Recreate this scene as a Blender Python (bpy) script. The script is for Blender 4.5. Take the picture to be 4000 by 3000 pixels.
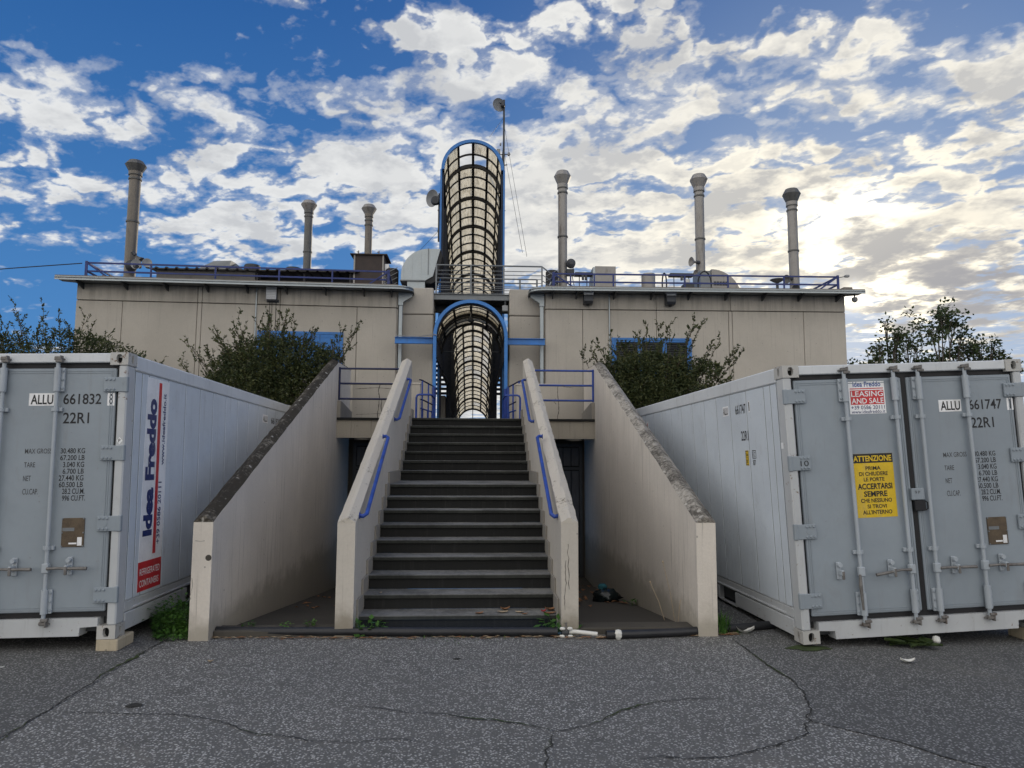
import bpy, bmesh, math, random
from math import sin, cos, pi, radians
from mathutils import Vector, Matrix

scene = bpy.context.scene
for o in list(bpy.data.objects):
    bpy.data.objects.remove(o)
rng = random.Random(7)

# ------------------------------------------------------------------ camera
YAW, PITCH, ROLL, EYE = 0.0515, 0.1002, 0.0042, 1.7545
fwd = Vector((sin(YAW) * cos(PITCH), cos(YAW) * cos(PITCH), sin(PITCH)))
r0 = Vector((cos(YAW), -sin(YAW), 0.0))
u0 = r0.cross(fwd)
rt = cos(ROLL) * r0 + sin(ROLL) * u0
up = -sin(ROLL) * r0 + cos(ROLL) * u0
cam_data = bpy.data.cameras.new('camera')
cam_data.sensor_width = 36.0
cam_data.lens = 24.966
cam_data.clip_end = 2000.0
cam = bpy.data.objects.new('camera', cam_data)
scene.collection.objects.link(cam)
cam.matrix_world = Matrix(((rt.x, up.x, -fwd.x, 0.0), (rt.y, up.y, -fwd.y, 0.0), (rt.z, up.z, -fwd.z, EYE), (0, 0, 0, 1)))
scene.camera = cam

# ------------------------------------------------------------------ view
scene.view_settings.view_transform = 'Standard'
scene.view_settings.look = 'None'
scene.view_settings.gamma = 1.0
scene.view_settings.exposure = 0.0
scene.view_settings.use_curve_mapping = False
scene.cycles.max_bounces = 5
scene.cycles.diffuse_bounces = 3
scene.cycles.glossy_bounces = 2
scene.cycles.transmission_bounces = 3
scene.cycles.caustics_reflective = False
scene.cycles.caustics_refractive = False

# ------------------------------------------------------------------ sun
SUN_AZ, SUN_EL = radians(29.0), radians(11.6)
sun_dir = Vector((sin(SUN_AZ) * cos(SUN_EL), cos(SUN_AZ) * cos(SUN_EL), sin(SUN_EL)))
sd = bpy.data.lights.new('sun', 'SUN')
sd.energy = 1.5
sd.angle = radians(10)
sd.color = (1.0, 0.88, 0.70)
so = bpy.data.objects.new('sun', sd)
scene.collection.objects.link(so)
so.rotation_euler = sun_dir.to_track_quat('Z', 'Y').to_euler()
so.location = (20, 40, 30)

# ------------------------------------------------------------------ sky
SKY_STRENGTH = 0.1
world = bpy.data.worlds.new('World')
scene.world = world
world.use_nodes = True
wt = world.node_tree
wt.nodes.clear()


class NT:
    """small helper that wires nodes of one tree"""
    def __init__(self, tree):
        self.t = tree

    def n(self, kind, **kw):
        nd = self.t.nodes.new(kind)
        for k, v in kw.items():
            setattr(nd, k, v)
        return nd

    def link(self, a, b):
        self.t.links.new(a, b)

    def put(self, sock, v):
        if hasattr(v, 'is_linked') or isinstance(v, bpy.types.NodeSocket):
            self.t.links.new(v, sock)
        else:
            sock.default_value = v

    def m(self, op, a, b=None, c=None, clamp=False):
        nd = self.n('ShaderNodeMath', operation=op, use_clamp=clamp)
        self.put(nd.inputs[0], a)
        if b is not None:
            self.put(nd.inputs[1], b)
        if c is not None:
            self.put(nd.inputs[2], c)
        return nd.outputs[0]

    def ramp(self, v, lo, hi, a=0.0, b=1.0, smooth=True):
        nd = self.n('ShaderNodeMapRange', interpolation_type='SMOOTHSTEP' if smooth else 'LINEAR')
        self.put(nd.inputs[0], v)
        for i, x in enumerate((lo, hi, a, b)):
            self.put(nd.inputs[i + 1], x)
        return nd.outputs[0]

    def mix(self, f, a, b, blend='MIX'):
        nd = self.n('ShaderNodeMix', data_type='RGBA', blend_type=blend)
        self.put(nd.inputs[0], f)
        for i, x in ((6, a), (7, b)):
            if isinstance(x, tuple) and len(x) == 3:
                x = (*x, 1.0)
            self.put(nd.inputs[i], x)
        return nd.outputs[2]

    def noise(self, vec, scale, detail=4.0, rough=0.55, dist=0.0, dim='3D'):
        nd = self.n('ShaderNodeTexNoise', noise_dimensions=dim)
        if vec is not None:
            self.link(vec, nd.inputs['Vector'])
        nd.inputs['Scale'].default_value = scale
        nd.inputs['Detail'].default_value = detail
        nd.inputs['Roughness'].default_value = rough
        nd.inputs['Distortion'].default_value = dist
        return nd.outputs['Fac']

    def vec(self, x, y, z):
        nd = self.n('ShaderNodeCombineXYZ')
        for i, v in enumerate((x, y, z)):
            self.put(nd.inputs[i], v)
        return nd.outputs[0]

    def scaled(self, vec, s):
        nd = self.n('ShaderNodeVectorMath', operation='MULTIPLY')
        self.link(vec, nd.inputs[0])
        nd.inputs[1].default_value = s
        return nd.outputs[0]


def build_sky():
    g = NT(wt)
    tc = g.n('ShaderNodeTexCoord')
    sep = g.n('ShaderNodeSeparateXYZ')
    g.link(tc.outputs['Generated'], sep.inputs[0])
    x, y, z = sep.outputs
    el = g.m('ARCSINE', z)
    az = g.m('ARCTAN2', x, y)
    zz = g.m('ADD', g.m('MAXIMUM', z, 0.0), 0.13)
    px, py = g.m('DIVIDE', x, zz), g.m('DIVIDE', y, zz)
    p = g.vec(px, py, 3.7)
    big = g.noise(p, 3.2, 9.0, 0.62, 0.0, '2D')
    fine = g.noise(g.vec(g.m('ADD', px, g.m('MULTIPLY', py, 0.55)), py, 8.1), 9.0, 6.0, 0.64, 0.0, '2D')
    # the cloud masses of this particular sky: azimuth, elevation, their half sizes, how much they add
    masses = [(-0.004, 0.067, 0.085, 0.039, 0.4), (0.1, 0.223, 0.131, 0.032, 0.2), (-0.022, 0.408, 0.047, 0.023, 0.3), (-0.253, 0.567, 0.048, 0.013, 0.3), (-0.224, 0.55, 0.039, 0.015, 0.22), (-0.165, 0.554, 0.03, 0.018, 0.22), (-0.119, 0.55, 0.03, 0.016, 0.2), (-0.034, 0.549, 0.076, 0.023, 0.4), (0.142, 0.582, 0.065, 0.023, 0.36), (0.216, 0.565, 0.073, 0.024, 0.42), (0.269, 0.555, 0.029, 0.015, 0.18), (0.182, 0.549, 0.04, 0.013, 0.22), (0.438, 0.521, 0.027, 0.015, 0.4), (0.54, 0.503, 0.039, 0.018, 0.42), (0.571, 0.483, 0.026, 0.012, 0.24), (0.657, 0.506, 0.041, 0.006, 0.25), (0.657, 0.43, 0.053, 0.036, 0.42), (0.69, 0.44, 0.022, 0.028, 0.2), (-0.572, 0.399, 0.042, 0.031, 0.28), (-0.527, 0.393, 0.039, 0.025, 0.26), (-0.46, 0.415, 0.04, 0.033, 0.34), (-0.399, 0.446, 0.031, 0.031, 0.24), (-0.354, 0.441, 0.044, 0.038, 0.38), (-0.227, 0.475, 0.074, 0.023, 0.32), (-0.03, 0.496, 0.099, 0.041, 0.42), (0.052, 0.517, 0.048, 0.024, 0.2), (-0.11, 0.497, 0.047, 0.024, 0.2), (0.168, 0.493, 0.073, 0.038, 0.42), (0.3, 0.483, 0.094, 0.045, 0.46), (0.215, 0.462, 0.117, 0.022, 0.25), (0.4, 0.476, 0.027, 0.026, 0.18), (0.488, 0.462, 0.033, 0.021, 0.28), (0.532, 0.461, 0.027, 0.02, 0.22), (0.547, 0.432, 0.041, 0.015, 0.22), (0.503, 0.428, 0.033, 0.009, 0.26), (0.398, 0.4, 0.064, 0.014, 0.36), (0.349, 0.417, 0.037, 0.01, 0.2), (0.059, 0.433, 0.081, 0.026, 0.28), (0.147, 0.402, 0.099, 0.026, 0.3), (0.246, 0.368, 0.162, 0.041, 0.34), (0.402, 0.359, 0.086, 0.023, 0.26), (0.114, 0.348, 0.145, 0.036, 0.3), (0.309, 0.315, 0.155, 0.036, 0.34), (0.487, 0.326, 0.105, 0.033, 0.36), (0.617, 0.321, 0.073, 0.031, 0.26), (0.643, 0.353, 0.054, 0.018, 0.16), (0.608, 0.236, 0.099, 0.038, 0.5), (0.485, 0.263, 0.079, 0.029, 0.36), (0.639, 0.275, 0.067, 0.026, 0.36), (0.657, 0.181, 0.064, 0.032, 0.4), (0.536, 0.2, 0.07, 0.028, 0.36), (0.399, 0.26, 0.113, 0.036, 0.34), (0.179, 0.279, 0.166, 0.037, 0.36), (0.013, 0.286, 0.093, 0.037, 0.28), (-0.142, 0.442, 0.073, 0.009, 0.24), (-0.268, 0.389, 0.069, 0.016, 0.2), (-0.167, 0.394, 0.098, 0.026, 0.34), (-0.087, 0.357, 0.087, 0.036, 0.32), (-0.217, 0.354, 0.077, 0.023, 0.24), (-0.302, 0.339, 0.085, 0.02, 0.22), (-0.335, 0.3, 0.089, 0.02, 0.22), (-0.252, 0.291, 0.087, 0.024, 0.26), (-0.132, 0.306, 0.079, 0.03, 0.28), (-0.402, 0.28, 0.061, 0.015, 0.18), (-0.507, 0.318, 0.055, 0.021, 0.2), (-0.551, 0.336, 0.042, 0.023, 0.2), (-0.562, 0.287, 0.037, 0.018, 0.2), (-0.457, 0.499, 0.147, 0.033, -0.22), (0.341, 0.557, 0.044, 0.02, -0.2), (0.607, 0.491, 0.029, 0.016, -0.22), (-0.544, 0.226, 0.052, 0.02, -0.3), (-0.541, 0.173, 0.067, 0.038, -0.34), (0.457, 0.408, 0.05, 0.01, -0.18), (0.597, 0.394, 0.044, 0.01, -0.2)]
    wv = g.n('ShaderNodeTexNoise', noise_dimensions='2D')
    g.link(g.vec(az, g.m('MULTIPLY', el, 1.6), 1.3), wv.inputs['Vector'])
    wv.inputs['Scale'].default_value = 13.0
    wv.inputs['Detail'].default_value = 4.0
    warp = g.n('ShaderNodeVectorMath', operation='MULTIPLY_ADD')
    g.link(wv.outputs['Color'], warp.inputs[0])
    warp.inputs[1].default_value = (.10, .055, 0)
    g.link(g.vec(g.m('SUBTRACT', az, .05), g.m('SUBTRACT', el, .0275), 0.0), warp.inputs[2])
    tot = None
    for (a, e, sa, se, amp) in masses:
        q = g.n('ShaderNodeVectorMath', operation='MULTIPLY_ADD')
        g.link(warp.outputs[0], q.inputs[0])
        q.inputs[1].default_value = (1 / sa, 1 / se, 0)
        q.inputs[2].default_value = (-a / sa, -e / se, 0)
        d2 = g.n('ShaderNodeVectorMath', operation='DOT_PRODUCT')
        g.link(q.outputs[0], d2.inputs[0])
        g.link(q.outputs[0], d2.inputs[1])
        b = g.m('POWER', 0.367879, d2.outputs['Value'])
        tot = g.m('MULTIPLY', b, amp) if tot is None else g.m('MULTIPLY_ADD', b, amp, tot)
    tot = g.m('MINIMUM', tot, 0.40)
    sdv = g.n('ShaderNodeVectorMath', operation='DOT_PRODUCT')
    g.link(tc.outputs['Generated'], sdv.inputs[0])
    sdv.inputs[1].default_value = sun_dir
    cosd = sdv.outputs['Value']
    wisp = g.m('MULTIPLY', g.m('SUBTRACT', fine, 0.5), 0.66)
    # unseen sky away from the sun: closed, brightened cloud added to fill shaded fronts
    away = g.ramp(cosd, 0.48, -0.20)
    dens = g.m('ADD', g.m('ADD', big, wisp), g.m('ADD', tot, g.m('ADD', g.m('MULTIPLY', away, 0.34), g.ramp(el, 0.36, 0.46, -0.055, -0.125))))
    vo = g.n('ShaderNodeTexVoronoi', feature='SMOOTH_F1', voronoi_dimensions='2D')
    pw = g.n('ShaderNodeVectorMath', operation='MULTIPLY_ADD')
    g.link(wv.outputs['Color'], pw.inputs[0])
    pw.inputs[1].default_value = (.25, .25, 0)
    g.link(g.vec(g.m('MULTIPLY', g.m('ADD', px, g.m('MULTIPLY', py, .3)), .8), py, 0.0), pw.inputs[2])
    g.link(pw.outputs[0], vo.inputs['Vector'])
    vo.inputs['Scale'].default_value = 6.5
    vo.inputs['Detail'].default_value = 2.0
    vo.inputs['Roughness'].default_value = 0.6
    vo.inputs['Smoothness'].default_value = 0.35
    puff = g.m('SUBTRACT', 0.645, vo.outputs['Distance'])
    dens = g.m('MULTIPLY_ADD', puff, 0.55, dens)
    soft = g.m('MULTIPLY', g.ramp(el, 0.39, 0.43), g.ramp(el, 0.53, 0.50))
    alpha = g.ramp(dens, 0.42, g.m('ADD', 0.645, g.m('MULTIPLY', soft, 0.12)))
    alpha = g.m('MAXIMUM', alpha, g.m('MULTIPLY', g.ramp(dens, 0.30, 0.56), 0.34))
    thick = g.ramp(dens, 0.60, 0.92)
    # light in the clouds: the hidden sun's side is bright and warm, thick cores are grey
    halo = g.m('POWER', g.m('MAXIMUM', cosd, 0.0), 260.0)
    wide = g.m('POWER', g.m('MAXIMUM', cosd, 0.0), 14.0)
    tex = g.noise(p, 5.0, 5.0, 0.58, 0.0, '2D')
    shade = g.m('ADD', g.ramp(tex, 0.30, 0.58), g.m('MULTIPLY', thick, -0.35), clamp=True)
    grey = g.mix(wide, (0.60, 0.615, 0.635), (0.60, 0.575, 0.53))
    white = g.mix(wide, (0.82, 0.83, 0.83), (1.20, 1.10, 0.88))
    cloud = g.mix(shade, grey, white)
    # the heavy bank low beside the sun
    bank = g.m('MULTIPLY', g.m('EXPONENT', g.m('MULTIPLY', g.m('ADD', g.m('POWER', g.m('DIVIDE', g.m('SUBTRACT', az, .66), .17), 2.0), g.m('POWER', g.m('DIVIDE', g.m('SUBTRACT', el, .20), .075), 2.0)), -1.0)), g.ramp(tex, 0.66, 0.46))
    cloud = g.mix(g.m('MULTIPLY', bank, 0.9), cloud, (0.37, 0.365, 0.385))
    boosted = g.n('ShaderNodeVectorMath', operation='SCALE')
    g.link(cloud, boosted.inputs[0])
    g.link(g.m('ADD', g.m('MULTIPLY', away, 1.15), 1.0), boosted.inputs['Scale'])  # out-of-view clouds made brighter as added fill light
    cloud = g.mix(away, boosted.outputs[0], g.mix(1.0, boosted.outputs[0], (1.0, 0.93, 0.83), 'MULTIPLY'))
    # thin spots near the sun burn out
    thin = g.m('MULTIPLY', halo, g.ramp(g.m('ADD', tex, g.m('MULTIPLY', thick, -0.10)), 0.42, 0.62))
    cloud = g.mix(thin, cloud, (2.6, 2.3, 1.7))
    spot = g.m('MULTIPLY', g.m('EXPONENT', g.m('MULTIPLY', g.m('ADD', g.m('POWER', g.m('DIVIDE', g.m('SUBTRACT', az, .485), .055), 2.0), g.m('POWER', g.m('DIVIDE', g.m('SUBTRACT', el, .312), .028), 2.0)), -1.0)), 1.0)
    cloud = g.mix(g.m('MULTIPLY', spot, g.ramp(tex, 0.36, 0.55)), cloud, (1.9, 1.75, 1.45))
    sky = g.n('ShaderNodeTexSky', sky_type='NISHITA')
    sky.sun_disc = False
    sky.sun_elevation = SUN_EL
    sky.sun_rotation = SUN_AZ
    sky.air_density = 1.0
    sky.dust_density = 0.6
    sky.ozone_density = 3.0
    # deep blue high up, paler low down (a polarised looking evening blue)
    blue = g.mix(g.ramp(el, 0.05, 0.62, smooth=False), (0.065, 0.25, 0.60), (0.013, 0.098, 0.345))
    blue = g.mix(g.m('MULTIPLY', wide, 0.6), blue, (0.42, 0.50, 0.62))
    up_blue = g.n('ShaderNodeVectorMath', operation='SCALE')
    g.link(blue, up_blue.inputs[0])
    up_blue.inputs['Scale'].default_value = 1.0 / SKY_STRENGTH
    clear = g.mix(0.85, sky.outputs[0], up_blue.outputs[0])
    cl = g.n('ShaderNodeVectorMath', operation='SCALE')
    g.link(cloud, cl.inputs[0])
    cl.inputs['Scale'].default_value = 1.0 / SKY_STRENGTH
    col = g.mix(g.m('MULTIPLY', g.m('MULTIPLY', alpha, 0.97), g.ramp(z, 0.0, 0.035)), clear, cl.outputs[0])
    core = g.m('MULTIPLY', g.m('POWER', g.m('MAXIMUM', cosd, 0.0), 9000.0), 14.0)
    cv = g.n('ShaderNodeVectorMath', operation='SCALE')
    cv.inputs[0].default_value = (1.0, 0.90, 0.70)
    g.link(core, cv.inputs['Scale'])
    add = g.n('ShaderNodeVectorMath', operation='ADD')
    g.link(col, add.inputs[0])
    g.link(cv.outputs[0], add.inputs[1])
    col = add.outputs[0]
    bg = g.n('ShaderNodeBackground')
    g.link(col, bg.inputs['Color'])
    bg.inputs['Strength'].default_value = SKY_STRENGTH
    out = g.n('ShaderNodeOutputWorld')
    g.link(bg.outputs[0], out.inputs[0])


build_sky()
world.cycles.sampling_method = 'MANUAL'
world.cycles.sample_map_resolution = 512

# ------------------------------------------------------------------ helpers
col_main = scene.collection


class MB:
    """collects shapes into one mesh"""
    def __init__(self):
        self.v, self.f = [], []

    def add(self, vs, fs):
        o = len(self.v)
        self.v.extend([tuple(p) for p in vs])
        self.f.extend([tuple(i + o for i in q) for q in fs])
        return self

    def box(self, a, b):
        x0, y0, z0 = (min(p, q) for p, q in zip(a, b))
        x1, y1, z1 = (max(p, q) for p, q in zip(a, b))
        vs = [(x0, y0, z0), (x1, y0, z0), (x1, y1, z0), (x0, y1, z0), (x0, y0, z1), (x1, y0, z1), (x1, y1, z1), (x0, y1, z1)]
        return self.add(vs, [(0, 3, 2, 1), (4, 5, 6, 7), (0, 1, 5, 4), (1, 2, 6, 5), (2, 3, 7, 6), (3, 0, 4, 7)])

    def cbox(self, a, b, c=0.01):
        """box with its edges chamfered by c"""
        x0, y0, z0 = (min(p, q) for p, q in zip(a, b))
        x1, y1, z1 = (max(p, q) for p, q in zip(a, b))
        c = min(c, (x1 - x0) / 2.1, (y1 - y0) / 2.1, (z1 - z0) / 2.1)
        bm = bmesh.new()
        bmesh.ops.create_cube(bm, size=1.0)
        for v in bm.verts:
            v.co = Vector(((x0 + x1) / 2 + v.co.x * (x1 - x0), (y0 + y1) / 2 + v.co.y * (y1 - y0), (z0 + z1) / 2 + v.co.z * (z1 - z0)))
        bmesh.ops.bevel(bm, geom=list(bm.edges), offset=c, segments=1, affect='EDGES')
        bm.verts.index_update()
        self.add([v.co.copy() for v in bm.verts], [[v.index for v in f.verts] for f in bm.faces])
        bm.free()
        return self

    def extrude(self, poly, axis, a, b):
        """poly: 2D outline; axis 'x','y','z': the direction it is swept along from a to b"""
        def P(p, t):
            return {'x': (t, p[0], p[1]), 'y': (p[0], t, p[1]), 'z': (p[0], p[1], t)}[axis]
        n = len(poly)
        vs = [P(p, a) for p in poly] + [P(p, b) for p in poly]
        fs = [tuple(range(n)), tuple(range(2 * n - 1, n - 1, -1))] + [(i, i + n, (i + 1) % n + n, (i + 1) % n) for i in range(n)]
        return self.add(vs, fs)

    def tube(self, pts, r, n=8, caps=True, taper=None):
        pts = [Vector(p) for p in pts]
        rings = []
        prev = None
        for i, p in enumerate(pts):
            d = (pts[min(i + 1, len(pts) - 1)] - pts[max(i - 1, 0)]).normalized()
            if prev is None:
                a = d.orthogonal().normalized()
            else:
                a = prev - d * prev.dot(d)
                a = a.normalized() if a.length > 1e-6 else d.orthogonal().normalized()
            prev = a
            b = d.cross(a)
            rr = r if taper is None else r * taper[i]
            rings.append([p + rr * (cos(2 * pi * k / n) * a + sin(2 * pi * k / n) * b) for k in range(n)])
        vs = [q for ring in rings for q in ring]
        fs = []
        for i in range(len(rings) - 1):
            for k in range(n):
                fs.append((i * n + k, i * n + (k + 1) % n, (i + 1) * n + (k + 1) % n, (i + 1) * n + k))
        if caps:
            fs += [tuple(range(n - 1, -1, -1)), tuple(range((len(rings) - 1) * n, len(rings) * n))]
        return self.add(vs, fs)

    def lathe(self, prof, c=(0, 0, 0), n=24, axis='z', caps=True):
        """prof: (radius, height) list"""
        vs, fs = [], []
        for (r, h) in prof:
            for k in range(n):
                a = 2 * pi * k / n
                q = (r * cos(a), r * sin(a), h)
                q = {'z': q, 'y': (q[0], q[2], q[1]), 'x': (q[2], q[0], q[1])}[axis]
                vs.append((c[0] + q[0], c[1] + q[1], c[2] + q[2]))
        for i in range(len(prof) - 1):
            for k in range(n):
                fs.append((i * n + k, i * n + (k + 1) % n, (i + 1) * n + (k + 1) % n, (i + 1) * n + k))
        if caps:
            fs += [tuple(range(n - 1, -1, -1)), tuple(range((len(prof) - 1) * n, len(prof) * n))]
        return self.add(vs, fs)

    def mesh(self, name, mat, smooth=False):
        me = bpy.data.meshes.new(name)
        me.from_pydata(self.v, [], self.f)
        bm = bmesh.new()
        bm.from_mesh(me)
        bmesh.ops.recalc_face_normals(bm, faces=bm.faces)
        bm.to_mesh(me)
        bm.free()
        if mat is not None:
            me.materials.append(mat)
        if smooth:
            me.polygons.foreach_set('use_smooth', [True] * len(me.polygons))
            try:
                me.set_sharp_from_angle(angle=radians(40))
            except Exception:
                pass
        me.update()
        return me

    def build(self, name, mat, parent=None, smooth=False, loc=None):
        return place(name, self.mesh(name, mat, smooth), parent, loc)


def place(name, me, parent=None, loc=None):
    o = bpy.data.objects.new(name, me)
    col_main.objects.link(o)
    if parent is not None:
        o.parent = parent
    if loc is not None:
        o.location = loc
    return o


def tag(o, label=None, cat=None, group=None, kind=None):
    for k, v in (('label', label), ('category', cat), ('group', group), ('kind', kind)):
        if v:
            o[k] = v
    return o


def thing(name, label, cat, loc=(0, 0, 0), rz=0.0, group=None):
    o = bpy.data.objects.new(name, None)
    col_main.objects.link(o)
    o.empty_display_size = 0.2
    o.location = loc
    o.rotation_euler = (0, 0, rz)
    return tag(o, label, cat, group)


def struct(name, mb, mat, parent=None):
    o = mb.build(name, mat, parent)
    o['kind'] = 'structure'
    return o


def letters(name, text, mat, parent, x0, x1, y0, y1, frame, off=0.0, bold=0.0, align='LEFT', lift=0.0015):
    """lettering fitted into the box x0..x1, y0..y1 of a plane; frame(u, v, d) -> point, d = out of the plane"""
    cu = bpy.data.curves.new(name, 'FONT')
    cu.body = text
    cu.size = 1.0
    cu.offset = bold
    cu.resolution_u = 3
    cu.space_line = 0.95
    cu.align_x = align
    tmp = bpy.data.objects.new('lettering', cu)
    col_main.objects.link(tmp)
    bpy.context.view_layer.update()
    dg = bpy.context.evaluated_depsgraph_get()
    me = bpy.data.meshes.new_from_object(tmp.evaluated_get(dg))
    bpy.data.objects.remove(tmp)
    bpy.data.curves.remove(cu)
    xs = [v.co.x for v in me.vertices]
    ys = [v.co.y for v in me.vertices]
    ax, bx, ay, by = min(xs), max(xs), min(ys), max(ys)
    for v in me.vertices:
        u = x0 + (v.co.x - ax) / max(bx - ax, 1e-6) * (x1 - x0)
        w = y0 + (v.co.y - ay) / max(by - ay, 1e-6) * (y1 - y0)
        v.co = Vector(frame(u, w, off + lift))
    me.materials.clear()
    me.materials.append(mat)
    me.name = name
    return place(name, me, parent)


def strip(mb, frame, x0, x1, y0, y1, d0, d1):
    """slab on a plane given by frame"""
    vs = [frame(x0, y0, d0), frame(x1, y0, d0), frame(x1, y1, d0), frame(x0, y1, d0), frame(x0, y0, d1), frame(x1, y0, d1), frame(x1, y1, d1), frame(x0, y1, d1)]
    return mb.add(vs, [(0, 3, 2, 1), (4, 5, 6, 7), (0, 1, 5, 4), (1, 2, 6, 5), (2, 3, 7, 6), (3, 0, 4, 7)])

# ------------------------------------------------------------------ materials
def new_mat(name):
    m = bpy.data.materials.new(name)
    m.use_nodes = True
    nt = m.node_tree
    nt.nodes.clear()
    g = NT(nt)
    out = g.n('ShaderNodeOutputMaterial')
    b = g.n('ShaderNodeBsdfPrincipled')
    g.link(b.outputs[0], out.inputs[0])
    return m, g, b, out


def bump(g, b, h, strength, dist=0.01):
    nd = g.n('ShaderNodeBump')
    nd.inputs['Strength'].default_value = strength
    nd.inputs['Distance'].default_value = dist
    g.link(h, nd.inputs['Height'])
    g.link(nd.outputs[0], b.inputs['Normal'])


def plain(name, col, rough=0.5, metal=0.0, var=0.12, scale=6.0, spec=0.5, grime=None, grime_amt=0.0, bumpy=0.0):
    """painted or bare surface with mild blotching, optional grime"""
    m, g, b, _ = new_mat(name)
    pos = g.n('ShaderNodeNewGeometry').outputs['Position']
    n1 = g.noise(pos, scale, 5.0, 0.6)
    n2 = g.noise(pos, scale * 9.0, 3.0, 0.6)
    f = g.m('ADD', g.m('MULTIPLY', n1, 0.65), g.m('MULTIPLY', n2, 0.35))
    c = g.mix(g.ramp(f, 0.3, 0.7), tuple(x * (1 - var) for x in col), tuple(min(1, x * (1 + var)) for x in col))
    if grime:
        st = g.noise(g.scaled(pos, (5.0, 5.0, 0.9)), 1.6, 6.0, 0.65)
        c = g.mix(g.m('MULTIPLY', g.ramp(st, 0.52, 0.75), grime_amt), c, grime)
    g.link(c, b.inputs['Base Color'])
    g.link(g.ramp(f, 0.3, 0.7, rough * 0.88, min(1, rough * 1.12)), b.inputs['Roughness'])
    b.inputs['Metallic'].default_value = metal
    b.inputs['Specular IOR Level'].default_value = spec
    if bumpy:
        bump(g, b, n2, bumpy)
    return m


def wall_mat(name, col, streak=(0.17, 0.15, 0.13), amt=0.35, stain_lo=0.55, foot=None, spots=True, grain=0.25, tone=0.0, run=None):
    """rendered concrete: blotches, vertical rain streaks, small pock marks"""
    m, g, b, _ = new_mat(name)
    pos = g.n('ShaderNodeNewGeometry').outputs['Position']
    blot = g.noise(pos, 0.9, 6.0, 0.6)
    fine = g.noise(pos, 38.0, 4.0, 0.65)
    c = g.mix(g.ramp(blot, 0.3, 0.7), tuple(x * 0.90 for x in col), tuple(x * 1.05 for x in col))
    c = g.mix(g.m('MULTIPLY', g.ramp(fine, 0.35, 0.7), 0.16), c, tuple(x * 0.62 for x in col))
    st = g.noise(g.scaled(pos, (7.0, 7.0, 0.45)), 1.5, 7.0, 0.68)
    c = g.mix(g.m('MULTIPLY', g.ramp(st, stain_lo, stain_lo + 0.22), amt), c, streak)
    st2 = g.noise(g.scaled(pos, (26.0, 26.0, 0.6)), 1.3, 4.0, 0.6)
    c = g.mix(g.m('MULTIPLY', g.m('MULTIPLY', g.ramp(st2, 0.56, 0.72), g.ramp(blot, 0.36, 0.58)), min(1.0, amt * 1.3)), c, streak)
    if spots:
        vo = g.n('ShaderNodeTexVoronoi')
        g.link(pos, vo.inputs['Vector'])
        vo.inputs['Scale'].default_value = 5.5
        c = g.mix(g.m('MULTIPLY', g.ramp(vo.outputs['Distance'], 0.07, 0.045), 0.5), c, (0.11, 0.10, 0.09))
    if tone:
        oi = g.n('ShaderNodeObjectInfo')
        c = g.mix(g.m('MULTIPLY', oi.outputs['Random'], tone), c, tuple(x * 0.6 for x in col))
    if run:
        sp = g.n('ShaderNodeSeparateXYZ')
        g.link(pos, sp.inputs[0])
        rn = g.noise(g.scaled(pos, (3.5, 3.5, 0.25)), 2.0, 7.0, 0.7)
        hh = g.m('MULTIPLY', g.ramp(sp.outputs[2], run - 0.75, run), g.ramp(rn, 0.42, 0.66))
        c = g.mix(g.m('MULTIPLY', hh, 0.5), c, streak)
    if foot:
        sep = g.n('ShaderNodeSeparateXYZ')
        g.link(pos, sep.inputs[0])
        h = g.m('ADD', sep.outputs[2], g.m('MULTIPLY', g.m('SUBTRACT', g.noise(pos, 5.0, 5.0, 0.6), 0.5), 0.5))
        c = g.mix(g.m('MULTIPLY', g.ramp(h, 0.36, 0.04), 0.75), c, foot)
    g.link(c, b.inputs['Base Color'])
    b.inputs['Roughness'].default_value = 0.9
    b.inputs['Specular IOR Level'].default_value = 0.25
    bump(g, b, g.m('ADD', fine, blot), grain, 0.006)
    return m


def lichen_mat(name, base, dark, lo, hi, pale=(0.55, 0.53, 0.48)):
    """weathered coping: black lichen with pale patches"""
    m, g, b, _ = new_mat(name)
    pos = g.n('ShaderNodeNewGeometry').outputs['Position']
    n1 = g.noise(pos, 3.0, 4.0, 0.6)
    n2 = g.noise(pos, 26.0, 6.0, 0.75)
    n3 = g.noise(pos, 9.0, 4.0, 0.6)
    f = g.m('ADD', g.m('MULTIPLY', n1, 0.45), g.m('MULTIPLY', n2, 0.55))
    c = g.mix(g.ramp(f, lo, hi), base, dark)
    vo = g.n('ShaderNodeTexVoronoi')
    g.link(pos, vo.inputs['Vector'])
    vo.inputs['Scale'].default_value = 11.0
    sp = g.m('MULTIPLY', g.ramp(vo.outputs['Distance'], 0.33, 0.22), g.ramp(n3, 0.5, 0.6))
    c = g.mix(g.m('MULTIPLY', sp, 0.75), c, pale)
    g.link(c, b.inputs['Base Color'])
    b.inputs['Roughness'].default_value = 0.95
    b.inputs['Specular IOR Level'].default_value = 0.15
    bump(g, b, n2, 0.5, 0.01)
    return m


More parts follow.
